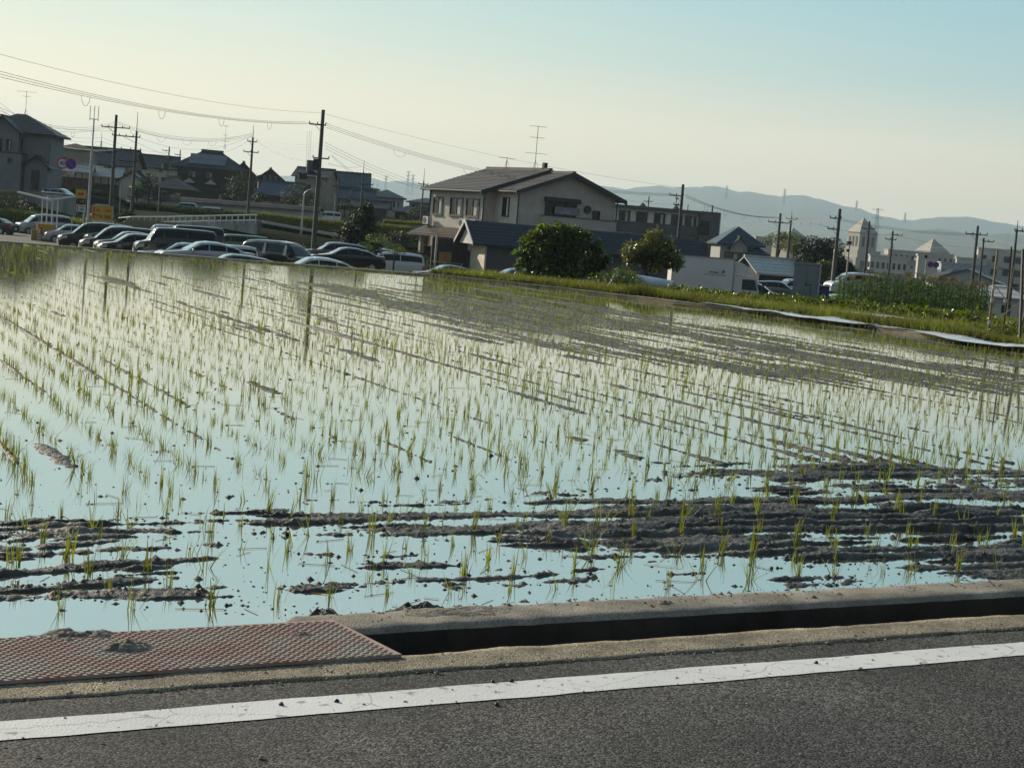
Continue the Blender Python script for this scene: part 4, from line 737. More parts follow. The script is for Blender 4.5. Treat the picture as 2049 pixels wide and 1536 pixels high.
house('low_grey_house', 'low grey-tiled house with white bay window', 730, 200, 7.0, 3, 5.6, 6, 3.0, 1.3, 'hip', WALLG, ROOFB, [('F', 4.2, 2.0, 1.7, 1.0, 2, 1), ('F', 1.4, 2.0, 1.4, .9, 1)], .5, fm=FRAMEL)
house('tan_garden_house', 'small tan house with flat eaves near the big house corner', 812, 205, 6.6, -4, 5.0, 5, 3.2, .9, 'hip', WALLB, ROOFB, [('F', .9, 2.2, .7, 1.1, 0, 1), ('F', 3.0, 2.0, 1.4, .8, 1)], .6)

for nm_, lb, px_, Y_, z_, an_, w_, d_, h_, rh_, kd_, wm_, rm_ in (
    ('roadside_house', 'dark gabled house squeezed behind the thick utility pole', 222, 178, 5.0, 6, 4.2, 6, 4.2, 1.6, 'gy', WALLG, ROOFD), ('roadside_house', 'low black-tiled house in front of the cream sliver house', 300, 168, 5.0, -4, 4.6, 5, 2.4, 1.5, 'hip', WALLDK, ROOFD),
    ('terrace_house', 'dark hip-roofed house behind the leafy farmhouse tree', 478, 205, 6.6, 4, 5.0, 6, 4.2, 1.5, 'hip', WALLDK, ROOFD), ('terrace_house', 'low house with black tiles between main pole and striped house', 548, 178, 5.8, 3, 4.0, 5, 2.6, 1.4, 'gx', WALLDK, ROOFD),
    ('terrace_house', 'flat dark shed under the navy-roofed house', 700, 172, 5.6, 0, 4.6, 4, 1.7, .8, 'gx', WALLDK, ROOFD), ('terrace_house', 'small dark house left of the low grey-tiled house', 712, 215, 7.2, -8, 4.0, 5, 3.4, 1.3, 'gy', WALLB, ROOFD),
    ('terrace_house', 'dark storehouse right behind the clipped shrubs', 785, 185, 5.4, 5, 3.8, 4, 2.0, 1.0, 'hip', WALLDK, ROOFB)):
    house(nm_, lb, px_, Y_, z_, an_, w_, d_, h_, rh_, kd_, wm_, rm_, [('F', w_ * .3, h_ * .62, .9, .7, 1), ('F', w_ * .72, h_ * .62, .9, .7, 1)], .5)
# ---- walls, rails on the terrace
def wallrun(name, label, pts, th, m, cap=None, cat='wall'):
    t = thing(name, label, cat, (0, 0, 0)); mm = MB()
    for (x0, y0, zb0, zt0), (x1, y1, zb1, zt1) in zip(pts[:-1], pts[1:]):
        d = Vector((x1 - x0, y1 - y0, 0)).normalized(); nn = Vector((-d.y, d.x, 0)) * th
        a, b_ = Vector((x0, y0, 0)), Vector((x1, y1, 0)); z = Vector((0, 0, 1))
        vs = [a + z * zb0, b_ + z * zb1, b_ + z * zt1, a + z * zt0]; mm.prism(vs, nn)
    mm.build('wall', m, t)
    if cap:
        mm = MB()
        for (x0, y0, zb0, zt0), (x1, y1, zb1, zt1) in zip(pts[:-1], pts[1:]):
            d = Vector((x1 - x0, y1 - y0, 0)).normalized(); nn = Vector((-d.y, d.x, 0)); a, b_ = Vector((x0, y0, zt0)), Vector((x1, y1, zt1)); c0 = nn * (th / 2)
            mm.slope(a - nn * .35, b_ - nn * .35, b_ + c0 + Vector((0, 0, .5)), a + c0 + Vector((0, 0, .5)), 4, .03); mm.slope(b_ + nn * (th + .35), a + nn * (th + .35), a + c0 + Vector((0, 0, .5)), b_ + c0 + Vector((0, 0, .5)), 4, .03)
        mm.build('tile_coping', cap, t)
    return t
def pw(px, y0, y1, Y): a = at(px, y1, Y); return (a.x, a.y, at(px, y0, Y).z, a.z)      # px, bottom y, top y
wallrun('retaining_wall', 'stained concrete retaining wall below the white house', [pw(36, 470, 391, 120), pw(100, 470, 389, 119), pw(152, 470, 391, 118)], .5, CONCW)
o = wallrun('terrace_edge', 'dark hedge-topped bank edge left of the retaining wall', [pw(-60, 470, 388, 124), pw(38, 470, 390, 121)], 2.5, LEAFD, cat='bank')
wallrun('tiled_garden_wall', 'long whitewashed garden wall with a dark tiled coping', [pw(290, 425, 398, 158), pw(360, 425, 402, 157), pw(480, 440, 411, 154), pw(642, 455, 423, 150)], .35, WALLG, ROOFD)
wallrun('bridge_abutment', 'stained concrete bridge abutment behind the parked cars', [pw(232, 480, 445, 99), pw(300, 492, 444, 98), pw(430, 500, 444, 97), pw(515, 505, 441, 96)], .7, CONCW)
wallrun('road_edge_kerb', 'thin pale concrete kerb sloping down the grass bank', [pw(516, 445, 440, 97), pw(600, 460, 455, 96), pw(676, 474, 468, 95)], .2, WALLG)
gr = thing('guard_rail', 'white two-bar guard rail along the raised bridge road', 'guard rail', (0, 0, 0))
rp = [(237, 436), (256, 443), (262, 442), (300, 440), (360, 437), (430, 436), (515, 433)]; pp = [at(a, b_, 97.5) for a, b_ in rp]
pp = [at(237, 436, 104), at(262, 434, 99), at(330, 434, 98), at(430, 431.5, 97), at(515, 430, 96)]
for dz in (0, -.42): m = MB(); m.tube([p + Vector((0, 0, dz)) for p in pp], .055, 5); m.build('rail', WHITEP, gr)
for k in range(24):
    px = 243 + k * 11.7; q = [p for p in range(len(pp) - 1)]; xs_ = [237, 262, 330, 430, 515]; i = max(0, min(3, int(np.searchsorted(xs_, px)) - 1)); tt = (px - xs_[i]) / (xs_[i + 1] - xs_[i])
    c = pp[i].lerp(pp[i + 1], tt); m = MB(); m.box(c + Vector((0, 0, -.33)), (.07, .07, .7)); m.build('post', WHITEP, gr)
# mesh fence in front of the upper parking
mf = thing('wire_mesh_fence', 'low green wire mesh fence below the upper parking area', 'fence', (0, 0, 0))
a, b_ = at(246, 424, 128), at(345, 426, 128)
for z_ in (0, .45, .9): m = MB(); m.tube([a + Vector((0, 0, z_)), b_ + Vector((0, 0, z_))], .025, 3); m.build('rail', mat('green_wire', (.06, .10, .09), .6), mf)
for k in range(10): c = a.lerp(b_, k / 9); m = MB(); m.cyl(c - Vector((0, 0, .4)), c + Vector((0, 0, .95)), .03, n=4); m.build('post', GALV, mf)

# ================================================================== VEHICLES
PAINT = {}
def paint(name, col, metal=.35, rough=.3):
    if name not in PAINT: PAINT[name] = mat('car_paint_' + name, col, rough, var=.02, metal=metal, coat=1.0)
    return PAINT[name]
TYPES = {   # L, W, H, top profile (x,z fractions), belt fraction, windscreen x, rear glass x, side glass x, pillars
 'minivan': dict(L=4.7, W=1.72, H=1.85, top=[(0, .36), (.012, .46), (.05, .53), (.14, .585), (.175, .60), (.30, .90), (.36, .965), (.5, 1), (.8, .99), (.93, .955), (.972, .90), (.99, .62), (1, .40)], belt=.56, ws=(.178, .345), rg=(.955, .988), sg=(.20, .955), pil=(.36, .62), n=5.5),
 'boxy': dict(L=4.2, W=1.68, H=1.88, top=[(0, .38), (.012, .50), (.05, .56), (.13, .60), (.16, .62), (.235, .93), (.28, .98), (.5, 1), (.85, .995), (.96, .975), (.985, .90), (.995, .6), (1, .42)], belt=.58, ws=(.163, .27), rg=(.965, .992), sg=(.18, .965), pil=(.34, .62), n=7),
 'kei': dict(L=3.4, W=1.46, H=1.76, top=[(0, .38), (.015, .50), (.06, .56), (.13, .60), (.16, .62), (.28, .93), (.34, .985), (.5, 1), (.88, .99), (.965, .96), (.985, .85), (.995, .6), (1, .42)], belt=.57, ws=(.163, .32), rg=(.965, .99), sg=(.18, .96), pil=(.38, .68), n=6),
 'suv': dict(L=4.5, W=1.82, H=1.68, top=[(0, .40), (.012, .53), (.05, .62), (.22, .67), (.255, .68), (.38, .95), (.45, .99), (.6, 1), (.82, .97), (.93, .90), (.975, .74), (.99, .62), (1, .42)], belt=.63, ws=(.258, .41), rg=(.90, .972), sg=(.29, .92), pil=(.46, .70), n=4.6),
 'sedan': dict(L=4.65, W=1.78, H=1.44, top=[(0, .40), (.01, .50), (.05, .58), (.24, .66), (.28, .68), (.42, .95), (.50, 1), (.62, .99), (.76, .90), (.87, .74), (.95, .72), (.985, .70), (.995, .6), (1, .42)], belt=.64, ws=(.283, .45), rg=(.74, .865), sg=(.32, .82), pil=(.50, .68), n=4.2),
 'hatch': dict(L=3.95, W=1.69, H=1.5, top=[(0, .40), (.012, .50), (.05, .58), (.20, .66), (.235, .68), (.38, .95), (.46, 1), (.62, .995), (.84, .93), (.93, .85), (.975, .68), (.99, .60), (1, .42)], belt=.63, ws=(.238, .42), rg=(.88, .97), sg=(.27, .90), pil=(.47, .70), n=4.6),
 'classic': dict(L=3.3, W=1.42, H=1.36, top=[(0, .36), (.02, .50), (.07, .60), (.24, .68), (.27, .69), (.34, .94), (.40, 1), (.8, .995), (.90, .95), (.95, .75), (.985, .60), (1, .42)], belt=.66, ws=(.275, .36), rg=(.90, .955), sg=(.31, .91), pil=(.45, .68), n=3.6),
}
ANG = [0, 1.2, 3, 7, 14, 22, 30, 36, 42, 52, 64, 77, 90]
def car_meshes(tp):
    T = TYPES[tp]; L, W, H = T['L'], T['W'], T['H']; xs = sorted(set([p[0] for p in T['top']] + list(np.linspace(.04, .96, 30)) + [0.004, .996] + list(T['ws']) + list(T['rg']) + list(T['sg'])))
    tx, tz_ = zip(*T['top'])
    def top(x): return float(np.interp(x, tx, tz_)) * H
    def hw(x): q = abs(2 * x - 1); return W / 2 * (1 - .20 * q ** 7 - .04 * q ** 2)
    def belt(x): return min(T['belt'] * H + .05 * (x - .4), top(x) - .04)
    def S_(x, th_, off=0.0):                       # greenhouse / bonnet surface, th in degrees from belt to crown
        zt, zb_, w_ = top(x), belt(x), hw(x); c_, s_ = max(0, math.cos(rad(th_))), math.sin(rad(th_)); z = zb_ + (zt - zb_) * s_ ** (2 / T['n'])
        y = w_ * c_ ** (2 / T['n']) * (1 - .17 * (z - zb_) / .6); return (x * L, y + off * (1 if th_ < 45 else .3), z + off * (0 if th_ < 40 else 1))
    def Lo(x, t, off=0.0):
        zb_ = belt(x); z0 = .22 + .06 * (abs(2 * x - 1) ** 6); z = z0 + (zb_ - z0) * t; y = hw(x) * (1 - .05 * (1 - t) ** 2 + .012 * math.sin(math.pi * t)); return (x * L, y + off, z)
    out = {}
    m = MB(); rows = []
    for x in xs:
        r_ = [Lo(x, t) for t in (0, .12, .3, .5, .7, .85, .95)] + [S_(x, a) for a in ANG]
        rows.append(r_ + [(p[0], -p[1], p[2]) for p in r_[-2::-1]])
    k = len(rows[0]); m.v = [p for r_ in rows for p in r_]
    m.f = [(i * k + j, i * k + j + 1, (i + 1) * k + j + 1, (i + 1) * k + j) for i in range(len(xs) - 1) for j in range(k - 1)]
    m.f += [(i * k, (i + 1) * k, (i + 1) * k + k - 1, i * k + k - 1) for i in range(len(xs) - 1)]
    m.f += [tuple(range(k)), tuple(range((len(xs) - 1) * k, len(xs) * k))[::-1]]
    out['body'] = m
    def patch(fn, x0, x1, us, nx_=6, off=.008, mirror=1):
        m_ = MB(); X_ = np.linspace(x0, x1, nx_); vs = [fn(x, u_, off) for x in X_ for u_ in us]
        if mirror < 0: vs = [(p[0], -p[1], p[2]) for p in vs]
        q = len(us); m_.add(vs, [(i * q + j, i * q + j + 1, (i + 1) * q + j + 1, (i + 1) * q + j) for i in range(nx_ - 1) for j in range(q - 1)]); return m_
    def across(x0, x1, a0, off=.008):
        m_ = MB(); X_ = np.linspace(x0, x1, 6); A_ = [a0, 52, 64, 77, 90]; vs = []
        for x in X_: r_ = [S_(x, a, off) for a in A_]; r_ = r_ + [(p[0], -p[1], p[2]) for p in r_[-2::-1]]; vs += r_
        q = 9; m_.add(vs, [(i * q + j, i * q + j + 1, (i + 1) * q + j + 1, (i + 1) * q + j) for i in range(5) for j in range(q - 1)]); return m_
    out['windscreen'] = across(*T['ws'], 42); out['rear_window'] = across(*T['rg'], 42)
    cuts = [T['sg'][0]] + list(T['pil']) + [T['sg'][1]]
    for sd in (1, -1):
        for i in range(len(cuts) - 1):
            out.setdefault('side_window', []).append(patch(S_, cuts[i] + (.006 if i else 0), cuts[i + 1] - .006, [1.2, 3, 7, 14, 22, 29], 8, .008, sd))
        out.setdefault('headlight', []).append(patch(Lo, .004, .10, [.68, .8, .92], 5, .012, sd)); out.setdefault('tail_light', []).append(patch(Lo, .955, .996, [.55, .75, .97], 4, .012, sd))
        mm = MB(); x_ = (T['ws'][0] + .05) * L; mm.box((x_, sd * (W / 2 + .10), belt(.3) + .06), (.10, .20, .15)); mm.box((x_, sd * (W / 2), belt(.3)), (.06, .1, .05)); out.setdefault('wing_mirror', []).append(mm)
        for xd in (T['pil'][0] - .03, T['pil'][1] - .03): mm = MB(); mm.box((xd * L, sd * (hw(xd) + .012), belt(xd) - .12), (.17, .03, .035)); out.setdefault('door_handle', []).append(mm)
    zf = .36 * H
    mm = MB(); mm.box((-.004, 0, zf + .03), (.03, W * .5, .14)); out['grille'] = mm
    mm = MB(); mm.box((-.03, 0, zf - .12), (.02, .33, .165)); out['licence_plate'] = mm
    mm = MB(); mm.box((L + .01, 0, zf + .05), (.02, .33, .165)); out['rear_plate'] = mm
    for xd in (.18, .81):
        for sd in (1, -1):
            ty = MB(); ty.cyl((xd * L, sd * (W / 2 - .20), .32), (xd * L, sd * (W / 2 + .01), .32), .32, n=18); ri = MB(); ri.cyl((xd * L, sd * (W / 2 - .05), .32), (xd * L, sd * (W / 2 + .022), .32), .19, n=10)
            out.setdefault('wheel', []).append((ty, ri))
    mm = MB(); mm.box((L * .5, 0, H + .005), (L * .28, W * .5, .012)); 
    return out
CARM = {}
def car(label, tp, px, ytop, Y, head, pm, dark_ws=False, curtains=0, cat='car', name='parked_car', group=None, glass=None):
    if tp not in CARM:
        cm = car_meshes(tp); CARM[tp] = {k_: ([q.mesh(k_, None, k_ in ('side_window',)) for q in v_] if isinstance(v_, list) and k_ != 'wheel' else ([(a.mesh('tyre', TYRE), b_.mesh('rim', RIM)) for a, b_ in v_] if k_ == 'wheel' else v_.mesh(k_, None, k_ in ('windscreen', 'rear_window')))) for k_, v_ in cm.items()}
    T = TYPES[tp]; p = at(px, ytop, Y); h_ = rad(head); c_, s_ = math.cos(h_), math.sin(h_)
    # car runs along local +x from nose (0) to tail (L); head = direction the nose points
    z = p.z - T['H']; g_ = float(carpark(p.x)) + .10
    if px < 1060 and Y < 110 and ytop > 425: z = max(min(z, g_ + .9), g_ - .1)
    t = thing(name, label, cat, (p.x + c_ * T['L'] / 2, p.y + s_ * T['L'] / 2, z), h_ + math.pi, group)
    def put(nm, me, m_, par=t): me2 = me.copy(); me2.materials.clear(); me2.materials.append(m_); return link(nm, me2, par)
    C_ = CARM[tp]; b_ = put('body', C_['body'], pm); b_.data.polygons.foreach_set('use_smooth', [True] * len(b_.data.polygons))
    b_.data.set_sharp_from_angle(angle=rad(40))
    put('windscreen', C_['windscreen'], CGLASS if dark_ws else WSGLASS); put('rear_window', C_['rear_window'], CGLASS)
    for me in C_['side_window']: put('side_window', me, glass or CGLASS)
    for me in C_['headlight']: put('headlight', me, LAMP)
    for me in C_['tail_light']: put('tail_light', me, TAIL)
    for me in C_['wing_mirror']: put('wing_mirror', me, pm)
    for me in C_['door_handle']: put('door_handle', me, pm)
    put('grille', C_['grille'], BLACKP); put('licence_plate', C_['licence_plate'], WHITEP); put('licence_plate', C_['rear_plate'], WHITEP)
    for a, r_ in C_['wheel']:
        wv = link('wheel', a, t); link('rim', r_, wv)
    if curtains:
        for k in range(curtains):
            x_ = T['L'] * (.30 + .30 * k); m = MB(); 
            for sd in (1, -1): m = MB(); m.prism([(x_, sd * (T['W'] / 2 - .02), T['H'] * .60), (x_ + .22, sd * (T['W'] / 2 - .02), T['H'] * .60), (x_ + .12, sd * (T['W'] / 2 - .075), T['H'] * .90), (x_ + .02, sd * (T['W'] / 2 - .075), T['H'] * .90)], (0, sd * .03, 0)); m.build('window_curtain', CURTAIN, t)
    return t
BLK = paint('black', (.008, .008, .010)); SIL = paint('silver', (.42, .44, .47), .7, .32); WHT = paint('white', (.62, .63, .64), .0, .35); BRZ = paint('bronze', (.045, .035, .035), .5)
DBR = paint('dark_brown', (.05, .028, .018)); CRM = paint('cream', (.50, .48, .40), .1); GRN = paint('green', (.07, .16, .05), .1); GRY = paint('grey', (.12, .125, .13), .6); WNE = paint('wine', (.06, .012, .012), .5); TEA = paint('teal', (.04, .19, .18), .0)
car('dark brown car cut off by the left edge beside the silver minivan', 'sedan', -22, 437, 98, 170, DBR)
car('silver minivan behind the yellow payment machine, nose pointing left', 'minivan', 88, 440, 104, 212, SIL)
car('silver hatchback squeezed between the yellow machine and the first black car', 'hatch', 142, 466, 90, 204, SIL)
car('long black people carrier, leftmost of the dark row', 'minivan', 196, 445, 76, 200, BLK)
car('black car with a sun glint on its windscreen, second in the dark row', 'hatch', 236, 451, 75, 200, BLK)
car('dark bronze minivan in the middle of the dark row', 'minivan', 244, 453, 71.5, 200, BRZ)
car('wine-red car peeping out between bronze minivan and black hatchback', 'hatch', 262, 463, 69, 200, WNE)
car('black hatchback with round bright headlamp in front of the bronze minivan', 'hatch', 272, 467, 66, 200, BLK)
car('small white van roof showing in front of the bridge abutment', 'kei', 328, 449, 92, 198, WHT)
car('long black van parked under the guard rail', 'boxy', 384, 451, 80, 198, BLK)
car('tall black boxy wagon with upright pale windscreen', 'boxy', 352, 456, 64, 200, BLK)
car('low silver sedan, left of the two silver cars', 'sedan', 366, 484, 62, 203, SIL)
car('low silver sedan with a long roof, right of its silver neighbour', 'sedan', 412, 482, 58.5, 203, SIL)
car('green van with green window pillars behind the cream car', 'boxy', 478, 469, 88, 198, GRN)
car('cream-topped small wagon with black side windows', 'kei', 446, 488, 60, 202, CRM)
car('small black hatchback, only its roof above the paddy edge', 'hatch', 470, 508, 55, 200, BLK)
car('big black van with white curtains, nose pointing right', 'minivan', 566, 482, 66, 330, BLK, True, 2)
car('pearl-white coupe with a sweeping roof at the paddy edge', 'sedan', 632, 513, 57, 198, WHT)
car('dark sport utility car under the leaning tree', 'suv', 672, 484, 82, 196, GRY)
car('black sedan left of the cream compact', 'sedan', 694, 494, 74, 196, BLK)
car('cream compact with black bonnet left of the white minivan', 'hatch', 752, 495, 88, 222, CRM)
car('white minivan with tinted windows and red tail lamp', 'minivan', 784, 503, 86, 190, WHT)
car('grey sedan with pale windscreen in front of the house porch', 'sedan', 896, 529, 80, 198, GRY)
car('pale blue-grey car half hidden by the fig tree', 'hatch', 1032, 536, 76, 198, SIL)
car('silver estate car on the raised lot behind the yellow sign', 'suv', 206, 381, 150, 345, SIL); car('black sport utility car in front of the silver estate on the raised lot', 'suv', 203, 391, 140, 345, BLK)
car('black van behind the silver estate on the raised lot', 'boxy', 228, 380, 162, 345, BLK); car('white wagon right of the black sport utility car on the raised lot', 'kei', 244, 399, 138, 345, WHT)
car('white hatchback at the right end of the raised lot', 'hatch', 268, 402, 146, 345, WHT); car('silver car roof above the retaining wall', 'hatch', 122, 377, 128, 345, SIL)
car('small teal classic estate car on the raised lot', 'classic', 371, 405, 152, 178, TEA); car('black small van parked beyond the teal classic car', 'kei', 427, 404, 168, 5, BLK)
car('pale grey microvan behind the guard rail', 'kei', 419, 414, 152, 175, SIL); car('white microvan by the far garden wall', 'kei', 656, 423, 158, 200, WHT)
car('dark estate car parked in front of the white truck', 'hatch', 1430, 556, 86, 350, GRY); car('black car with a bright roof edge right of the truck', 'hatch', 1512, 566, 78, 350, BLK)
car('dark grey car between the black car and the white one by the locker', 'hatch', 1556, 562, 92, 350, GRY); car('white kei car left of the grey locker', 'kei', 1590, 558, 98, 200, WHT)
car('white van behind the left end of the corn', 'minivan', 1712, 545, 96, 198, WHT); car('grey saloon bonnet in the weeds left of the corn', 'sedan', 1676, 588, 82, 195, GRY)

# ---- lettering helper
def text_mesh(txt, size, m, name='lettering', ext=.003, bold=0.0):
    cu_ = D.curves.new('t', 'FONT'); cu_.body = txt; cu_.size = size; cu_.extrude = ext; cu_.offset = bold; cu_.align_x = 'CENTER'; cu_.align_y = 'CENTER'
    ob = D.objects.new('t', cu_); COL.objects.link(ob); bpy.context.view_layer.update()
    me = D.meshes.new_from_object(ob.evaluated_get(bpy.context.evaluated_depsgraph_get())); D.objects.remove(ob); me.name = name; me.materials.clear(); me.materials.append(m); return me
def put_text(txt, size, m, parent, loc, rz=0, mirror=False, bold=0.0, name='lettering', sx=1.0):
    me = text_mesh(txt, size, m, name, .003, bold)
    M4 = Matrix.Rotation(rz, 4, 'Z') @ Matrix.Rotation(math.pi / 2, 4, 'X') @ Matrix.Diagonal((-sx if mirror else sx, 1, 1, 1)); me.transform(M4)
    if mirror: me.flip_normals()
    return link(name, me, parent, loc)
# ---- delivery truck
TR = mat('truck_white', (.74, .70, .64), .5, var=.05, vs=1); tp_ = at(1347, 508, 76); trz = tp_.z - 3.15
tk = thing('delivery_truck', 'white box truck with mirrored dark lettering on its side', 'truck', (tp_.x, tp_.y, trz), rad(2))
m = MB(); m.box((1.92, 1.0, 1.98), (3.84, 2.0, 2.30)); m.build('cargo_box', TR, tk)
for z_ in (.84, 3.12):
    m = MB(); m.box((1.92, -.012, z_), (3.84, .04, .07)); m.build('box_rail', GALV, tk)
for x_ in (.035, 3.81): m = MB(); m.box((x_, -.012, 1.98), (.07, .042, 2.22)); m.build('box_post', WHITEP, tk)
m = MB(); m.box((1.9, .2, .62), (3.8, .1, .36)); m.box((1.9, 1.8, .62), (3.8, .1, .36)); m.build('side_guard', GREYP, tk)
m = MB(); m.prism([(3.9, .08, .55), (5.55, .08, .55), (5.55, .08, 1.25), (5.28, .08, 2.02), (5.1, .08, 2.12), (3.9, .08, 2.12)], (0, 1.82, 0)); m.build('cab', TR, tk)
m = MB(); pr = [(3.92, 2.14)] + [(3.92 + 1.05 * math.sin(a), 2.14 + .88 * math.cos(a)) for a in np.linspace(0, math.pi / 2, 9)]; m.prism([(a, .2, b_) for a, b_ in pr], (0, 1.6, 0)); m.build('wind_deflector', TR, tk)
m = MB(); m.prism([(4.45, .055, 1.30), (5.42, .055, 1.30), (5.22, .055, 1.95), (4.45, .055, 1.95)], (0, .03, 0)); m.build('door_window', WSGLASS, tk)
m = MB(); m.prism([(5.565, .2, 1.3), (5.565, 1.8, 1.3), (5.33, 1.8, 1.98), (5.33, .2, 1.98)], (.02, 0, .01)); m.build('windscreen', WSGLASS, tk)
m = MB(); m.box((5.75, -.05, 1.55), (.10, .30, .42)); m.cyl((5.5, .05, 1.9), (5.75, -.05, 1.7), .02, n=5); m.build('wing_mirror', BLACKP, tk)
for x_ in (.9, 4.75):
    for y_ in (.1, 1.65): m = MB(); m.cyl((x_, y_, .38), (x_, y_ + .25, .38), .38, n=18); wv = m.build('wheel', TYRE, tk); m = MB(); m.cyl((x_, y_ - .01, .38), (x_, y_ + .2, .38), .2, n=10); m.build('rim', RIM, wv)
INK = mat('dark_ink', (.015, .015, .018), .6, var=0); INKG = mat('grey_ink', (.16, .18, .19), .6, var=0)
put_text('R', .30, INK, tk, (3.19, -.006, 2.27), 0, True, .006, sx=1.25); put_text('serve', .20, INK, tk, (2.62, -.006, 2.24), 0, True, .004, sx=1.35)
m = MB(); m.box((2.72, -.004, 2.07), (1.35, .006, .035)); m.build('lettering_underline', INKG, tk)

# ---- payment machine, shelter lamps, signs
YEL = mat('signal_yellow', (.52, .30, .01), .45, var=.06); REDI = mat('sign_red', (.45, .015, .012), .5, var=0); BLU = mat('sign_blue', (.01, .03, .28), .45, var=0)
SW = mat('sign_white', (.60, .58, .60), .5, var=.03)
c = at(84, 490, 90); mz = at(84, 493, 90).z; pm_ = thing('payment_machine', 'yellow parking payment machine standing by the paddy edge', 'payment machine', (c.x, c.y, mz), rad(18))
m = MB(); m.box((.15, .0, .80), (1.15, .55, 1.6)); m.build('cabinet', YEL, pm_)
m = MB(); m.box((-.62, .1, .6), (.38, .45, 1.2)); m.build('side_cabinet', mat('ochre_metal', (.30, .20, .06), .6), pm_)
m = MB(); m.box((-.25, -.29, .75), (.22, .04, 1.0)); m.build('control_panel', SW, pm_); m = MB(); m.box((-.12, -.30, 1.15), (.12, .05, .45)); m.build('red_label', REDI, pm_)
m = MB(); m.box((.15, 0, 1.63), (1.2, .62, .06)); m.build('lid', YEL, pm_); m = MB(); m.box((.05, 0, -.12), (1.9, .9, .25)); m.build('plinth', LEV, pm_)
for k in range(3): m = MB(); m.box((-.25, -.315, .5 + k * .2), (.12, .01, .08)); m.build('button', INKG, pm_)
sh = thing('shelter_lamps', 'white shelter frame with two slanted lamp arms over the payment machine', 'shelter', (0, 0, 0))
def cylp(a, b_, r_, nm, m_, par, n=8): m = MB(); m.cyl(a, b_, r_, n=n); return m.build(nm, m_, par)
for px, yt in ((83, 396), (93, 394), (103, 399), (114, 396)):
    a = at(px, 448, 91); b_ = at(px + 2.5, yt, 91); cylp(Vector((a.x, a.y, mz - .1)), b_, .045, 'post', WHITEP, sh)
for (a, b_) in (((36, 386), (103, 402)), ((103, 401), (161, 393))):
    A_, B_ = at(a[0], a[1], 91), at(b_[0], b_[1], 90.8); m = MB(); dv_ = (B_ - A_); m.prism([A_ + Vector((0, -.25, 0)), B_ + Vector((0, -.25, 0)), B_ + Vector((0, .25, 0)), A_ + Vector((0, .25, 0))], (0, 0, .12)); m.build('canopy_panel', WHITEP, sh)
def roundel(parent, c, r_, kind):
    m = MB(); m.cyl(c, c + Vector((0, .03, 0)), r_, n=28); m.build('back_plate', GALV, parent)
    m = MB(); m.cyl(c + Vector((0, -.012, 0)), c + Vector((0, -.001, 0)), r_ * .985, n=28); m.build('red_ring', REDI, parent)
    m = MB(); m.cyl(c + Vector((0, -.018, 0)), c + Vector((0, -.0125, 0)), r_ * (.76 if kind == '40' else .83), n=28); m.build('face', SW if kind == '40' else BLU, parent)
    if kind == '40': put_text('40', r_ * 1.05, BLU, parent, c + Vector((0, -.022, 0)), 0, False, r_ * .02)
    else:
        m = MB(); m.box(c + Vector((0, -.022, 0)), (r_ * 1.62, .006, r_ * .16), M=Matrix.Rotation(rad(45), 3, 'Y')); m.build('slash', REDI, parent)
c = at(176, 440, 88); zb_ = c.z - .6; tp2 = at(181, 215, 88)
rs = thing('road_sign_post', 'grey post carrying round 40 and no-parking signs and a three-pronged aerial', 'road sign', (c.x, c.y, zb_))
cylp((0, 0, 0), (0, 0, at(178, 300, 88).z - zb_), .11, 'post', GALV, rs); cylp((0, 0, at(178, 300, 88).z - zb_), (0, 0, at(180, 238, 88).z - zb_), .05, 'upper_post', GALV, rs)
zt = at(180, 238, 88).z - zb_; m = MB(); m.box((0, 0, zt), (.62, .05, .05)); m.build('aerial_arm', GALV, rs)
for x_ in (-.30, 0, .29): cylp((x_, 0, zt - .1), (x_, 0, zt + .95), .025, 'aerial_rod', GALV, rs, 5)
o = Vector((c.x, c.y, zb_)); a = at(125, 327, 88) - o; b_ = at(142, 328, 87.9) - o
roundel(rs, a, .40, '40'); roundel(rs, b_, .40, 'np')
for dz in (.1, -.15): cylp((a.x - .2, .08, a.z + dz), (.0, .08, a.z + dz - .1), .03, 'arm', GALV, rs, 6)
m = MB(); e_ = at(142, 346, 87.8) - o; m.box(e_, (.48, .02, .22)); m.build('supplementary_plate', SW, rs); put_text('8-8', .16, INK, rs, e_ + Vector((0, -.014, 0)), 0, False, .004)
c = at(167, 445, 86); zb_ = c.z - .5; ys = thing('parking_arrow_sign', 'stacked yellow, black arrow and white price signs on a grey post', 'sign', (c.x, c.y, zb_)); o = Vector((c.x, c.y, zb_))
cylp((0, .06, 0), (0, .06, at(166, 380, 86).z - zb_), .08, 'post', GALV, ys)
q = at(161.5, 388, 86) - o; m = MB(); m.box(q, (.68, .05, .62)); m.build('yellow_panel', YEL, ys)
for k in range(3): m = MB(); m.prism([q + Vector((-.20 + k * .13, -.03, -.09)), q + Vector((-.09 + k * .13, -.03, -.09)), q + Vector((-.04 + k * .13, -.03, .09)), q + Vector((-.16 + k * .13, -.03, .09))], (0, -.006, 0)); m.build('red_mark', REDI, ys)
q = at(162, 403, 86) - o; m = MB(); m.box(q, (.66, .05, .40)); m.build('arrow_panel', BLACKP, ys); put_text('→', .34, YEL, ys, q + Vector((.08, -.03, 0)), 0, False, .006)
q = at(162, 417, 86) - o; m = MB(); m.box(q, (.66, .05, .46)); m.build('price_panel', SW, ys); put_text('440.', .22, INK, ys, q + Vector((.08, -.03, -.08)), 0, False, .006); m = MB(); m.box(q + Vector((-.24, -.03, 0)), (.09, .01, .36)); m.build('strip', REDI, ys)
m = MB(); m.box(q + Vector((.09, -.03, .12)), (.34, .01, .07)); m.build('small_print', REDI, ys)
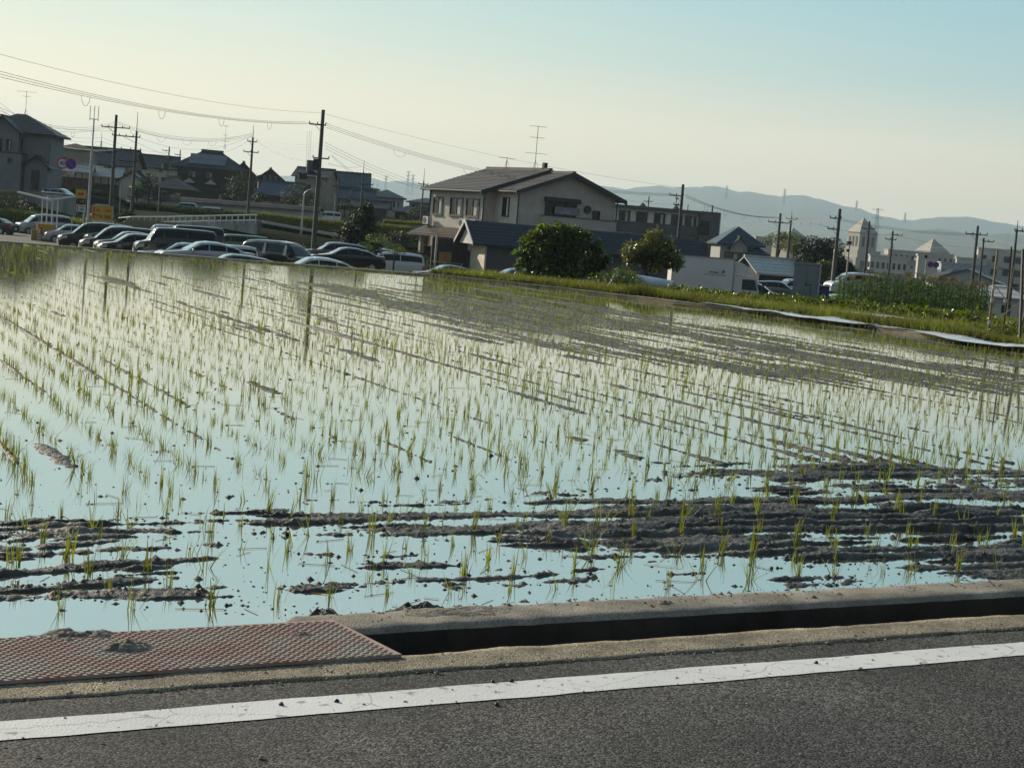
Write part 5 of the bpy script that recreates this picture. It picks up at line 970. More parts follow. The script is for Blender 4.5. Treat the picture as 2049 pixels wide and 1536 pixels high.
c = at(206, 450, 87); zb_ = c.z; yb = thing('parking_price_board', 'yellow parking price board with red and black figures', 'sign', (c.x, c.y, zb_), 0); o = Vector((c.x, c.y, zb_))
q = at(205, 427, 87) - o; m = MB(); m.box(q, (1.45, .08, 1.0)); m.build('board', YEL, yb); m = MB(); m.box(q + Vector((.74, 0, 0)), (.04, .12, 1.06)); m.box(q + Vector((-.74, 0, 0)), (.04, .12, 1.06)); m.box(q + Vector((0, 0, .53)), (1.5, .13, .05)); o_ = m.build('frame', GALV, yb)
m = MB(); m.box(q + Vector((-.60, -.045, .02)), (.14, .01, .80)); m.build('red_strip', REDI, yb)
for k in range(3): m = MB(); m.cyl(q + Vector((-.60, -.052, .26 - .25 * k)), q + Vector((-.60, -.058, .26 - .25 * k)), .045, n=12); m.build('strip_mark', YEL, yb)
put_text('440.', .25, REDI, yb, q + Vector((.42, -.045, .20)), 0, False, .006); put_text('60  220.', .29, INK, yb, q + Vector((.18, -.045, -.25)), 0, False, .010)
for z_, w2 in ((.26, .26), (.16, .26)): m = MB(); m.box(q + Vector((-.32, -.045, z_)), (w2, .01, .07)); m.build('small_print', REDI, yb)
m = MB(); m.box(q + Vector((-.36, -.045, -.14)), (.36, .01, .045)); m.build('small_print', INK, yb)
m = MB(); m.box(q + Vector((-.05, .0, -.62)), (1.3, .05, .18)); m.build('white_footer', SW, yb); m = MB(); m.box(q + Vector((-.05, -.05, .60)), (.95, .2, .06)); m.build('lamp_bar', WHITEP, yb)
for x_ in (-.6, .6): cylp((q.x + x_, .03, -1.2), (q.x + x_, .03, q.z), .05, 'post', GALV, yb)

# ================================================================== POLES AND WIRES
def pole(label, px, py, Y, r0_=.10, r1_=.17, arms=(), tf=False, base=None, name='utility_pole', thin=None, m_=POLE, cat='utility pole'):
    tp_ = at(px, py, Y); zb = float(terrain(tp_.x, tp_.y)) - .4 if base is None else base
    t = thing(name, label, cat, (tp_.x, tp_.y, zb)); H_ = tp_.z - zb; m = MB(); n_ = 8
    if thin: m.cyl((0, 0, 0), (0, 0, H_ - thin), r1_, r0_, n_); m.build('pole', m_, t); m = MB(); m.cyl((0, 0, H_ - thin - .4), (0, 0, H_), .04, .02, 5); m.build('top_rod', STEEL, t)
    else: m.cyl((0, 0, 0), (0, 0, H_), r1_, r0_, n_); m.build('pole', m_, t)
    for dz, a_, b_, ang in arms:
        z = H_ - dz; c_, s_ = math.cos(rad(ang)), math.sin(rad(ang)); m = MB(); m.box(((b_ - a_) / 2 * c_, (b_ - a_) / 2 * s_ - .0, z), (a_ + b_, .09, .09), rad(ang)); ar = m.build('crossarm', STEEL, t)
        L_ = a_ + b_; k = max(2, int(L_ / .55)); m = MB()
        for i in range(k + 1): q_ = -a_ + L_ * i / k; m.cyl((q_ * c_, q_ * s_, z + .04), (q_ * c_, q_ * s_, z + .2), .05, .03, 5)
        m.build('insulators', STEEL, ar)['kind'] = 'stuff'
        m = MB(); m.cyl((-a_ * .6 * c_, -a_ * .6 * s_, z), (0, 0, z - .5), .02, n=4); m.build('brace', STEEL, ar)
    if tf:
        m = MB(); m.cyl((-.62, -.1, H_ - tf - .45), (-.62, -.1, H_ - tf + .35), .27, n=12); tr_ = m.build('transformer', GREYP, t); m = MB(); m.box((-.3, -.05, H_ - tf - .5), (.9, .1, .1)); m.build('bracket', STEEL, tr_)
        m = MB(); m.box((-.25, -.05, H_ - tf + .1), (.34, .35, .75)); m.build('switch_box', STEEL, tr_)
        for x_ in (-1.25, -.95): m = MB(); m.cyl((x_, -.1, H_ - tf - 1.0), (x_, -.1, H_ - tf - .65), .14, n=8); m.build('cutout', STEEL, tr_)
        m = MB(); m.box((-.65, -.05, H_ - tf - .6), (1.7, .1, .08)); m.build('crossarm', STEEL, t)
    return t
pole('tall thick dark utility pole with a transformer behind the white coupe', 647, 220, 86, .12, .19, [(1.05, .9, .25, 12), (3.35, .5, .65, -10)], 3.9)
m = MB()
pole('brown utility pole with double top rods by the dark farmhouse tree', 508, 250, 118, .09, .16, [(1.6, .5, .4, 20), (2.6, .8, .6, 20), (5.2, .2, .4, 0)], False, thin=1.2)
pole('tall utility pole with pointed top right of the yellow price board', 276, 225, 105, .09, .16, [(2.1, 2.0, .3, 12), (3.2, 1.2, .4, 12), (4.2, 1.3, .2, 0), (7.2, .4, .4, 0)], False, thin=1.6)
pole('thick utility pole with transformer left of the pointed one', 233, 230, 108, .12, .17, [(1.1, 1.3, 1.3, -10), (3.3, .7, .2, 0), (4.6, .8, .2, 0)], False)
pole('utility pole with twin rods rising behind the white house', 102, 248, 175, .10, .15, [(2.4, .6, .7, 10), (3.4, .6, .5, 10), (5.2, .5, .5, 10)], False, thin=1.8)
pole('small utility pole above the long grey roof', 204, 264, 185, .09, .14, [(2.4, 1.0, .3, 10), (4.6, .6, .5, 10), (5.6, .4, .6, 0)], False, thin=1.4)
pole('distant utility pole with transformer right of the pointed pole', 339, 294, 185, .09, .14, [(.6, 1.0, .1, 10), (1.9, .3, .5, 0)], 2.9)
pole('short distant utility pole above the farmhouse ridge', 361, 300, 195, .08, .13, [(.8, .8, .1, 10)])
pole('utility pole with two arms above the round-topped tree', 729, 321, 135, .09, .15, [(1.5, 1.2, .6, 10), (2.6, .3, 1.2, -10)], False, thin=1.3)
pole('plain dark pole behind the navy-roofed house', 678, 347, 165, .08, .13, [(1.7, .8, .2, 0)])
pole('pole with a stubby trident top above the tiled roofs', 706, 361, 180, .06, .10, [(.9, .4, .4, 0)])
pole('tiny pole beyond the grey-tiled house', 755, 367, 230, .08, .12, [(1.2, .8, .8, 10), (2.4, .3, .8, 0)], False, thin=1.0)
pole('needle-topped pole left of the big house', 850, 337, 150, .07, .13, [(1.9, .6, .6, -12)], False, thin=1.5)
pole('tall dark pole rising in front of the apartment block', 1367, 369, 100, .11, .17, [(.95, 1.0, .1, -8), (1.7, .6, .1, -4)])
pole('short pole behind the apartment roof', 1299, 392, 175, .08, .12, [(.8, .7, .5, 0)])
pole('thin lamp pole beside the tall dark pole', 1354, 395, 165, .06, .09, [(.2, .1, .3, 0)])
pole('stub pole on the right end of the apartment roof', 1426, 411, 160, .10, .13, [(.9, 1.2, .7, -10)])
pole('very small pole over the apartment roof', 1377, 409, 170, .06, .10)
pole('dark pole with wide insulator arms above the black barn', 1562, 427, 120, .11, .18, [(.9, 1.1, .9, -6)])
pole('rod-topped pole just right of the barn pole', 1585, 421, 128, .10, .16, [(.9, .5, .6, -10), (2.9, .9, .3, 0)], False, thin=.9)
pole('tall dark pole in front of the big round tree', 1681, 418, 96, .12, .17, [(.75, .7, .15, -6), (1.6, .8, .1, -4)])
pole('dark pole in front of the pyramid building', 1740, 443, 120, .10, .15, [(.7, .7, .6, -14)])
pole('dark pole with hooked lamp right of the pyramid building', 1787, 462, 128, .10, .15, [(.4, .1, 1.0, -6), (.9, .7, .4, -6)])
pole('dark pole with wide arms left of the white office', 1957, 452, 100, .10, .17, [(.7, .9, .8, -6)], False)
pole('leaning-looking pole right of the wide-armed one', 1969, 476, 112, .08, .14, [(.3, .1, .9, -4)])
pole('needle-topped pole near the right edge', 2037, 441, 88, .07, .17, [(.75, .15, .9, -4)], False, thin=.6)
o = pole('pale camera pole in front of the round tree', 1700, 487, 95, .055, .09, [], False, None, 'camera_pole', None, GALV, 'camera pole'); H_ = at(1700, 487, 95).z - o.location.z
m = MB(); m.box((-.05, -.1, H_ + .05), (.35, .3, .2)); m.build('camera', BLACKP, o); m = MB(); m.box((-.1, -.1, H_ - .55), (.2, .2, .22)); m.build('camera', BLACKP, o)
def lamp_post(label, px, ytop, Y, reach, r_=.05):
    tp_ = at(px, ytop, Y); zb = float(terrain(tp_.x, tp_.y)) - .4; t = thing('street_lamp', label, 'street lamp', (tp_.x, tp_.y, zb)); H_ = tp_.z - zb
    m = MB(); pts = [(0, 0, 0), (0, 0, H_ - abs(reach) * .7)] + [(reach * (1 - math.cos(a)) * .8, 0, H_ - abs(reach) * .7 + abs(reach) * .7 * math.sin(a)) for a in np.linspace(.2, math.pi / 2, 7)] + [(reach, 0, H_)]
    m.tube(pts, [r_ * 1.5] + [r_] * (len(pts) - 1), 6); m.build('post', GALV, t); m = MB(); m.box((reach * 1.1, 0, H_ - .03), (.4, .2, .12)); m.build('lamp_head', GALV, t)
lamp_post('curved grey street lamp in front of the round tree', 1671, 487, 97, .95); lamp_post('slim grey street lamp below the stepped gable house', 609, 378, 100, .9, .06)
for lb, px, yt, Y in (('thin grey post on the bank left of the main pole', 671, 388, 128), ('white marker post in the raised lot', 319, 374, 120), ('slim post in front of the navy annex', 242, 372, 118)):
    a = at(px, yt, Y); cyl = thing('slim_post', lb, 'post', (a.x, a.y, float(terrain(a.x, a.y)) - .3)); cylp((0, 0, 0), (0, 0, a.z - cyl.location.z), .05, 'post', GALV, cyl, 6)
wn = 0
def wire(label, pts, sag, group=None, r_=.016, spc=False):
    """pts: (px, py, Y) supports in order; sag in metres per span"""
    t = None; P_ = []
    V_ = [at(*p) for p in pts]
    for i in range(len(V_) - 1):
        for k in range(16 + (i == len(V_) - 2)):
            s_ = k / 16; P_.append(V_[i].lerp(V_[i + 1], s_) - Vector((0, 0, 4 * sag * s_ * (1 - s_))))
    m = MB(); m.tube(P_, r_, 3)
    if spc:
        for k in range(3, len(P_) - 3, 3):
            c_ = P_[k]; d_ = (P_[k + 1] - P_[k]).normalized(); L_ = [c_ + d_ * (.55 * math.cos(a)) + Vector((0, 0, -.42 * math.sin(a))) for a in np.linspace(0, math.pi, 6)]; m.tube(L_, .010, 3)
    o = m.build('overhead_wire', WIRE); return tag(o, label, 'wire', group)
wire('topmost thin wire running from the left edge over the main pole', [(-40, 98, 46), (643, 226, 86), (1366, 376, 100)], .5, r_=.008)
for i, (a, b_) in enumerate(((140, 244), (146, 246.5), (152, 248))):
    wire('upper three-strand cable with hanging loops left of the main pole', [(-30, a - 5, 46), (612 + i * 15, b_, 86)], .55, 'three-strand cable left of the main pole', .010, i == 2)
    wire('three-strand cable from the main pole over the tiled roof', [(652, 247 + i * 4, 86), (1350 + i * 3, 388 + i * 2, 100)], 1.1, 'three-strand cable right of the main pole', .013, i == 2)
    wire('cable from the apartment pole down to the barn pole', [(1372, 389 + i * 3, 100), (1550 + i * 8, 434 + i, 120)], .5, 'cable between apartment pole and barn pole', .014, i == 2)
    wire('cable from the barn pole to the tree pole', [(1562 + i * 8, 434 + i, 120), (1668 + i * 5, 436, 96)], .35, 'cable between barn pole and tree pole', .014, i == 1)
    wire('three faint lines left of the main pole at middle height', [(0, 215 + i * 7, 80), (233, 243 + i * 3, 108), (507, 268 + i * 3, 118)], .9, 'middle-height lines on the left', .011, i == 2)
    wire('short lines dropping to the main pole', [(507, 276 + i * 4, 118), (646, 287 + i * 7, 86)], .3, 'lines between farmhouse pole and main pole', .011)
    wire('steep lines running down into the transformer', [(512, 277 + i * 2, 118), (627, 321 + i * 2, 86)], .5, 'steep lines into the transformer', .010)
    wire('low parallel lines leaving the main pole rightwards', [(650, 285 + i * 6, 86), (1040, 396 + i * 5, 130)], 1.2, 'low parallel lines right of the main pole', .011)
    wire('lines at the pointed pole spanning the farmhouse', [(276, 262 + i * 12, 105), (507, 266 + i * 5, 118)], .8 + .4 * i, 'lines above the farmhouse', .010)
    wire('lower lines past the pyramid building', [(1680, 437 + i * 2, 96), (1957, 467 + i * 2, 100)], .3, 'lines in front of the pyramid building', .010)
    wire('faint far lines across the hills', [(1090, 400 + i * 12, 150), (1430, 432 + i * 4, 160), (1560, 444 + i * 6, 130)], .8, 'far lines across the hills', .012)
    wire('lines on the far left behind the white house', [(-20, 190 + i * 12, 90), (102, 262 + i * 8, 175), (204, 275 + i * 8, 185), (339, 306 + i * 6, 185)], .5, 'lines behind the white house', .012)
for lb, pts, sg in (('single line from the main pole to the twin-arm pole', [(656, 327, 86), (722, 333, 135)], .2), ('single line from the twin-arm pole toward the big house', [(737, 345, 135), (880, 372, 140)], .5),
    ('pair-like drop line right of the transformer', [(662, 311, 86), (775, 400, 120)], .2), ('second drop line right of the transformer', [(664, 310, 86), (782, 400, 120)], .15), ('low line from barn pole to rod pole', [(1437, 432, 150), (1548, 442, 120)], .3),
    ('line from the wide-armed pole to the right edge', [(1960, 467, 100), (2100, 489, 90)], .4), ('lower line to the right edge', [(1972, 482, 112), (2110, 520, 100)], .4), ('line above the apartment from the pointed roof', [(1245, 398, 160), (1356, 409, 165)], .2),
    ('line between the hooked lamp pole and the arms pole', [(1792, 464, 128), (1947, 488, 100)], .9), ('low sagging line left of the round tree', [(1480, 515, 160), (1664, 462, 110)], .3), ('line over the long grey roof', [(-10, 228, 90), (233, 262, 108)], .4),
    ('dropped line by the sign post', [(102, 285, 175), (233, 300, 108)], .4), ('line leaving the thick left pole', [(233, 300, 108), (339, 315, 185)], .4), ('line across the hills on the far right', [(1585, 432, 128), (1787, 470, 128), (2060, 500, 140)], .5)):
    wire(lb, pts, sg, None, .011)
# three vertical drop wires at the main pole
for i, dx in enumerate((0, 4.5, 8)):
    wire('vertical dropper beside the main pole', [(615 + dx, 262, 85.8), (612 + dx, 334, 85.8)], 0, 'vertical droppers at the main pole', .008)

# ================================================================== VEGETATION
def leafcloud(blobs, n_, size, asp, rng, droop=.3, up=.0, shell=.55, zlo=None):
    """blobs: (cx,cy,cz,rx,ry,rz). Bent leaves (two quads) scattered through the outer volume of the blobs"""
    B_ = np.array(blobs, float); w_ = (B_[:, 3] * B_[:, 4] * B_[:, 5]) ** (2 / 3); ch = rng.choice(len(B_), n_, p=w_ / w_.sum()); d = rng.normal(size=(n_, 3)); d /= np.linalg.norm(d, axis=1)[:, None]
    rr = (shell + (1 - shell) * rng.random(n_) ** .7) * (1 + .16 * (rng.random(n_) - .5)); C_ = B_[ch, :3] + d * B_[ch, 3:6] * rr[:, None]
    a_ = d * np.array([1, 1, .5]) + rng.normal(0, .55, (n_, 3)) + np.array([0, 0, up - droop]); a_ /= np.linalg.norm(a_, axis=1)[:, None]
    nrm = d + rng.normal(0, .6, (n_, 3)) + np.array([0, 0, .6]); s_ = np.cross(a_, nrm); s_ /= np.linalg.norm(s_, axis=1)[:, None] + 1e-9; up_ = np.cross(s_, a_)
    L = size * rng.uniform(.6, 1.3, n_)[:, None]; W_ = L * asp * .5
    v0 = C_; v1 = C_ + a_ * L * .5 + s_ * W_ + up_ * L * .05; v2 = C_ + a_ * L * .5 - s_ * W_ + up_ * L * .05; v3 = C_ + a_ * L - up_ * L * .18
    vm = C_ + a_ * L * .5
    V_ = np.stack([v0, v1, vm, v2, v3], 1).reshape(-1, 3); o_ = (np.arange(n_) * 5)[:, None]
    F_ = np.concatenate([o_ + np.array([[0, 1, 2]]), o_ + np.array([[0, 2, 3]]), o_ + np.array([[1, 4, 2]]), o_ + np.array([[2, 4, 3]])])
    return V_, F_
def tree(name, label, c, blobs, n_, size, asp, lm, trunk_h, tr_=.12, cat='tree', droop=.3, limbs=5, core=None, seed=0, shell=.55, group=None, up=0.0):
    rng = np.random.default_rng(900 + seed); t = thing(name, label, cat, c, 0, group)
    V_, F_ = leafcloud(blobs, n_, size, asp, rng, droop, up, shell); link('crown', arrmesh('crown', V_, F_, lm), t)
    m = MB(); top = Vector((blobs[0][0] * .5, blobs[0][1] * .5, trunk_h)); m.tube([(0, 0, -.3), (top.x * .3, top.y * .3, trunk_h * .5), top], [tr_ * 1.25, tr_, tr_ * .7], 7)
    for k in range(min(limbs, len(blobs))):
        b_ = blobs[k]; m.tube([top * .8, (top * .8).lerp(Vector(b_[:3]), .5) + Vector((0, 0, .1)), Vector(b_[:3]) + Vector((0, 0, b_[5] * .4))], [tr_ * .6, tr_ * .4, tr_ * .15], 5)
    m.build('trunk', BARK, t); return t
def rb(n_, R_, z0, z1, r_, rng):     # ring of random blobs
    out = []
    for i in range(n_):
        a = rng.uniform(0, 6.28); z = rng.uniform(z0, z1); f = math.sqrt(max(.05, 1 - ((z - (z0 + z1) / 2) / ((z1 - z0) / 2 + .01)) ** 2 * .75)); q = R_ * f * rng.uniform(.25, 1); s_ = r_ * rng.uniform(.7, 1.25)
        out.append((q * math.cos(a), q * math.sin(a), z, s_, s_, s_ * .8))
    return out
RR = random.Random(5)
def gz(x, y): return float(terrain(x, y))
def tpos(px, Y): p = at(px, 500, Y); return p.x, p.y
# fig tree
RR0 = random.Random(8)
x_, y_ = tpos(1125, 52); zg = gz(x_, y_); zt_ = at(1125, 452, 52).z - zg; wd = 92 / 2450 * 52
tree('fig_tree', 'broad glossy-leaved fig tree in front of the navy-roofed outbuilding', (x_, y_, zg), [(-wd * .6, 0, zt_ * .56, .60, .7, .85), (wd * .55, .1, zt_ * .50, .72, .8, .75), (0, 0, zt_ * .64, .85, .8, .62), (-wd * .25, -.3, zt_ * .42, .95, .8, .9), (wd * .2, -.2, zt_ * .38, 1.0, .8, .8), (-wd * .72, 0, zt_ * .30, .5, .6, .6), (-.3, 0, zt_ * .86, .55, .6, .36), (.5, .1, zt_ * .82, .6, .6, .4), (wd * .75, 0, zt_ * .42, .5, .5, .5), *[(wd * math.cos(a_) * RR0.uniform(.75, 1.0), RR0.uniform(-.4, .4), zt_ * (.50 + .46 * math.sin(a_)) , RR0.uniform(.14, .30), .25, RR0.uniform(.12, .28)) for a_ in np.linspace(-.2, 3.3, 22)], (-wd * .8, 0, zt_ * .52, .35, .3, .3), (-.8, 0, zt_ * .92, .3, .3, .22), (.1, 0, zt_ * .95, .32, .3, .22), (wd * .45, 0, zt_ * .8, .3, .3, .3), (wd * .9, 0, zt_ * .55, .28, .3, .25), (-wd * .55, 0, zt_ * .84, .32, .3, .25)], 3600, .23, .85, LEAFM, zt_ * .4, .10, droop=.35, seed=1, shell=.45)
x_, y_ = tpos(1306, 50); zg = gz(x_, y_); H2 = at(1306, 455, 50).z - zg
tree('loquat_tree', 'loquat tree with drooping rosettes of long leaves beside the fig tree', (x_, y_, zg), [(-.65, 0, H2 * .62, .55, .55, .42), (.62, 0, H2 * .60, .58, .5, .40), (0, 0, H2 * .66, .6, .5, .5), (.02, 0, H2 * .87, .34, .34, .34), (-.8, 0, H2 * .56, .32, .3, .25), (.95, 0, H2 * .52, .3, .3, .3), (.1, -.2, H2 * .5, .6, .5, .35), (.66, 0, H2 * .76, .2, .2, .3)], 2600, .25, .26, LEAFY, H2 * .45, .07, droop=.45, seed=2, shell=.3)
x_, y_ = tpos(720, 88); zg = -2.9; H3 = at(720, 404, 88).z - zg
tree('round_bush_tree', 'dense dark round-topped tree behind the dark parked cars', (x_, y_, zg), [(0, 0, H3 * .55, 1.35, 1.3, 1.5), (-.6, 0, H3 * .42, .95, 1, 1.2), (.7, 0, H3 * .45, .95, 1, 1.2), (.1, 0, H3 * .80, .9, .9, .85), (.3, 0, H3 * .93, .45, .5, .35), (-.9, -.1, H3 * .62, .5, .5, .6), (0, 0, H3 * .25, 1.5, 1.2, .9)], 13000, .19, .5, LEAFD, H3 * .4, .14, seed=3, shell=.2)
for lb, px, py, w2 in (('large clipped pad of a cloud-pruned shrub behind the cars', 752, 476, .75), ('small clipped pad left of the large one', 730, 493, .55), ('flat clipped pad behind the cream compact', 790, 498, .7)):
    c = at(px, py, 84); tree('clipped_shrub', lb, (c.x, c.y, -2.9), [(0, 0, c.z + 2.9, w2, w2, .32), (w2 * .5, 0, c.z + 2.75, w2 * .7, w2 * .6, .25)], 1100, .07, .5, LEAFM, c.z + 2.7, .07, 'shrub', .1, 2, None, int(px), .7)
x_, y_ = tpos(1652, 114); zg = gz(x_, y_); H4 = at(1652, 466, 114).z - zg; rg4 = np.random.default_rng(4)
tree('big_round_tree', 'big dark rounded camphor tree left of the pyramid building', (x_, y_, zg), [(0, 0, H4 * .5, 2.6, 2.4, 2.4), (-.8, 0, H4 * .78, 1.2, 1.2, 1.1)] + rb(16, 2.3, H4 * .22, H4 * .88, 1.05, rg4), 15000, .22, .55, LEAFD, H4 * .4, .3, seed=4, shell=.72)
for i, (px, py, Y, w2, h2, m_, lb) in enumerate(((1560, 480, 135, 1.5, .9, LEAFY, 'yellow-green treetop behind the black barn'), (1590, 488, 130, 1.3, 1.1, LEAFM, 'mid-green treetop touching the camphor tree'), (1648, 542, 104, .6, .8, LEAFY, 'small yellow-green bush by the blue box'),
    (300, 372, 150, 1.2, 1.3, LEAFD, 'dark garden pine between the two cottages'), (275, 380, 148, .9, 1.0, LEAFM, 'yellowish shrub right of the pointed pole'), (322, 392, 152, 1.1, .7, LEAFD, 'dark pine pad before the farmhouse wall'),
    (482, 376, 166, 1.9, 2.2, LEAFD, 'tall black-green tree right of the farmhouse'), (520, 400, 162, 1.3, 1.0, LEAFD, 'lower dark tree between farmhouse and low tiled house'), (590, 390, 165, 2.0, 1.5, LEAFD, 'spreading dark tree left of the main pole'), (618, 405, 160, 1.2, 1.4, LEAFD, 'dark tree just left of the main pole'),
    (15, 418, 112, 2.4, .9, LEAFD, 'dark hedge at the far left edge below the white house'), (205, 436, 108, 1.6, .5, LEAFD, 'dark shrub behind the yellow price board'), (700, 470, 96, 1.5, .6, LEAFD, 'dark shrub at the foot of the bank by the round bush'), (812, 478, 98, 2.0, .5, LEAFD, 'low dark hedge left of the porch'), (560, 462, 104, 2.2, .45, LEAFD, 'dark shrub belt above the red flowers'), (455, 398, 168, 1.1, .7, LEAFD, 'dark bush behind the garden wall by the farmhouse pole'), (545, 412, 158, 1.8, .6, LEAFD, 'dark bush behind the garden wall left of the lamp'), (690, 412, 170, 1.3, .5, LEAFD, 'dark bush before the navy annex'),
    (842, 428, 170, 1.8, .9, LEAFD, 'dark hedge mound left of the big house'), (350, 396, 160, 1.4, .5, LEAFD, 'clipped hedge in front of the farmhouse'), (820, 425, 190, 1.2, .5, LEAFM, 'pale shrub before the tan garden house'))):
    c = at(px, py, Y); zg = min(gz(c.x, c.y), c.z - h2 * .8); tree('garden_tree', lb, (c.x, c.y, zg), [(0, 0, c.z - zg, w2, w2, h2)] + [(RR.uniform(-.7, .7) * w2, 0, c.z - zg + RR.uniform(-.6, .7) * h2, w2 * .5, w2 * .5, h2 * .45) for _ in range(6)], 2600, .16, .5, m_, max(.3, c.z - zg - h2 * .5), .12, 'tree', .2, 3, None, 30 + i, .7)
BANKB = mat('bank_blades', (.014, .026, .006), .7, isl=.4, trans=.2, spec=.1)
# bank grasses on the terrace (bright tops)
def bank_strip(name, label, pts, hgt, n_, m_=GRASS, wid=.05, dep=1.0):
    P_ = []
    for _ in range(n_):
        t_ = RR.random() * (len(pts) - 1); i = int(t_); f = t_ - i; a = at(*pts[i]).lerp(at(*pts[i + 1]), f); 
        xq, yq = a.x + RR.uniform(-.2, .2), a.y + RR.uniform(0, dep); P_.append((xq, yq, max(a.z - hgt * .7, gz(xq, yq) - .03) if m_ is not BANKB else gz(xq, yq) - .03))
    return scatter_grass(name, label, P_, [hgt * RR.uniform(.6, 1.1) for _ in P_], 6, 2, wid, .3, m_, .6)
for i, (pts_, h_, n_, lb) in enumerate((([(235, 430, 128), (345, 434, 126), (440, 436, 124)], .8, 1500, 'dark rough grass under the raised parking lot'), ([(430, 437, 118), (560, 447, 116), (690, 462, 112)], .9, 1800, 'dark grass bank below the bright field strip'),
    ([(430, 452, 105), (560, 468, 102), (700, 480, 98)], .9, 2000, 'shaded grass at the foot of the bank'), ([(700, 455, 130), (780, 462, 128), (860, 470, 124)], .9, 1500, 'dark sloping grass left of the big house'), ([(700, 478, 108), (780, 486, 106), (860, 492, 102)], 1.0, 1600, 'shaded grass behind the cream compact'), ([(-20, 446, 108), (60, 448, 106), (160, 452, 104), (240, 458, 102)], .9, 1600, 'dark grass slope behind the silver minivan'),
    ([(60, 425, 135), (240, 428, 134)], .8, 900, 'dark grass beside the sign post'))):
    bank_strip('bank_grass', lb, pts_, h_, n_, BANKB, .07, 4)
bank_strip('terrace_rice', 'bright green strip of field below the garden wall', [(448, 428, 145), (520, 434, 140), (600, 440, 138), (690, 447, 136)], .7, 1500)
bank_strip('terrace_rice', 'green upper terrace strip left of the big house', [(770, 440, 150), (800, 442, 150), (858, 444, 148)], .6, 700)
bank_strip('terrace_rice', 'green middle terrace strip left of the big house', [(765, 449, 138), (810, 454, 136), (852, 462, 134)], .7, 900)
bank_strip('terrace_rice', 'green lower terrace strip left of the big house', [(770, 471, 118), (810, 472, 116), (862, 476, 112)], .6, 800)
bank_strip('bank_grass', 'green grass under the stained retaining wall', [(-10, 432, 112), (60, 436, 110), (150, 440, 108), (230, 446, 104)], .8, 1500, GRASS, .05)
bank_strip('red_flowers', 'patch of red flowers on the bank behind the green van', [(520, 477, 94), (560, 482, 93), (600, 488, 92)], .45, 500, mat('red_petals', (.16, .012, .02), .7, isl=.3), .07)
bank_strip('hedge_row', 'dark clipped hedge along the top of the bank', [(-30, 440, 116), (30, 442, 114)], 1.6, 900, LEAFD, .12, 2)
# shrubs, vegetable rows and rubbish in the garden
x_, y_ = tpos(1245, 46); zg = gz(x_, y_)
tree('tarp_bush', 'tangled bush growing over a blue tarpaulin at the paddy corner', (x_, y_, zg), [(-.5, 0, .35, .75, .6, .40), (.15, .1, .55, .65, .6, .45), (.5, 0, .35, .5, .5, .35), (-.9, 0, .2, .5, .5, .25)], 3200, .09, .4, LEAFM, .3, .04, 'bush', .1, 3, None, 77, .4)
TARP = mat('blue_tarp', (.03, .10, .28), .45, var=.15, bump=.5, bs=5, bdist=.05); c = at(1237, 548, 46.6)
o = clump('blue_tarpaulin', 'faded blue tarpaulin poking out of the tangled bush', 'tarpaulin', (c.x, c.y, c.z - .45), .38, .5, TARP, 61, .8)
c = at(1385, 590, 41.5); o = clump('blue_tarpaulin', 'crumpled blue and silver sheeting by the levee', 'tarpaulin', (c.x, c.y, c.z - .12), .28, .2, TARP, 63, 1.2)
c = at(1432, 590, 41.2); o = clump('turquoise_bag', 'turquoise plastic bag on the garden heap', 'bag', (c.x, c.y, c.z - .08), .12, .16, mat('turquoise_plastic', (.03, .25, .32), .4, bump=.4, bs=9), 65, 1.0)
SHEET = mat('white_mulch', (.62, .66, .72), .35, var=.12, vs=2, bump=.7, bs=4, bdist=.08, stretch=(1, 1, 1))
for lb, px, py, rr_, L_ in (('rolled white plastic film lying behind the loquat tree', 1346, 571, .19, 1.5),):
    c = at(px, py, 48); t = thing('film_roll', lb, 'plastic roll', (c.x, c.y, c.z), rad(172)); m = MB(); m.cyl((0, 0, 0), (L_, 0, .12), rr_, n=18, cap=False); m.cyl((0, 0, 0), (L_, 0, .12), rr_ * .5, n=14, cap=False)
    m.v = list(m.v); n0 = 18; m.f += [(i, (i + 1) % 18, 36 + int(((i + 1) % 18) * 14 / 18) % 14, 36 + int(i * 14 / 18) % 14) for i in range(18)]; m.build('film', SHEET, t); cylp((-.01, 0, 0), (.02, 0, 0), rr_ * .48, 'core_shade_disc', BLACKP, t, 14)  # black disc paints the shade inside the hollow core
def ribbon(name, label, pxs, wid, m_, seed=0, amp=.05):
    cs = [gp(a, b_, z_) for a, b_, z_ in pxs]; P_ = []
    cs = [c_ + Vector((0, 0, -.02)) for c_ in cs]
    for i in range(len(cs) - 1):
        for k in range(14): P_.append(cs[i].lerp(cs[i + 1], k / 14))
    P_.append(cs[-1]); nw = 12; V_ = []
    for i, p_ in enumerate(P_):
        d_ = (P_[min(i + 1, len(P_) - 1)] - P_[max(i - 1, 0)]); d_.z = 0; d_.normalize(); nn = Vector((-d_.y, d_.x, 0))
        for j in range(nw): f = j / (nw - 1) - .5; ww_ = wid * (.7 + .6 * float(fbm(i * .09, seed, 2, 7))); q = p_ + nn * f * ww_; V_.append((q.x, q.y, p_.z + .035 + amp * (float(fbm(i * .14, j * .45 + seed, 3, 88 + seed)) - .35) * 2.2 * (1 - abs(f) * 1.3)))
    idx = np.arange(len(V_)).reshape(-1, nw); F = np.stack([idx[:-1, :-1], idx[:-1, 1:], idx[1:, 1:], idx[1:, :-1]], -1).reshape(-1, 4)
    return tag(link(name, arrmesh(name, np.array(V_), F, m_, True)), label, 'mulch sheet')
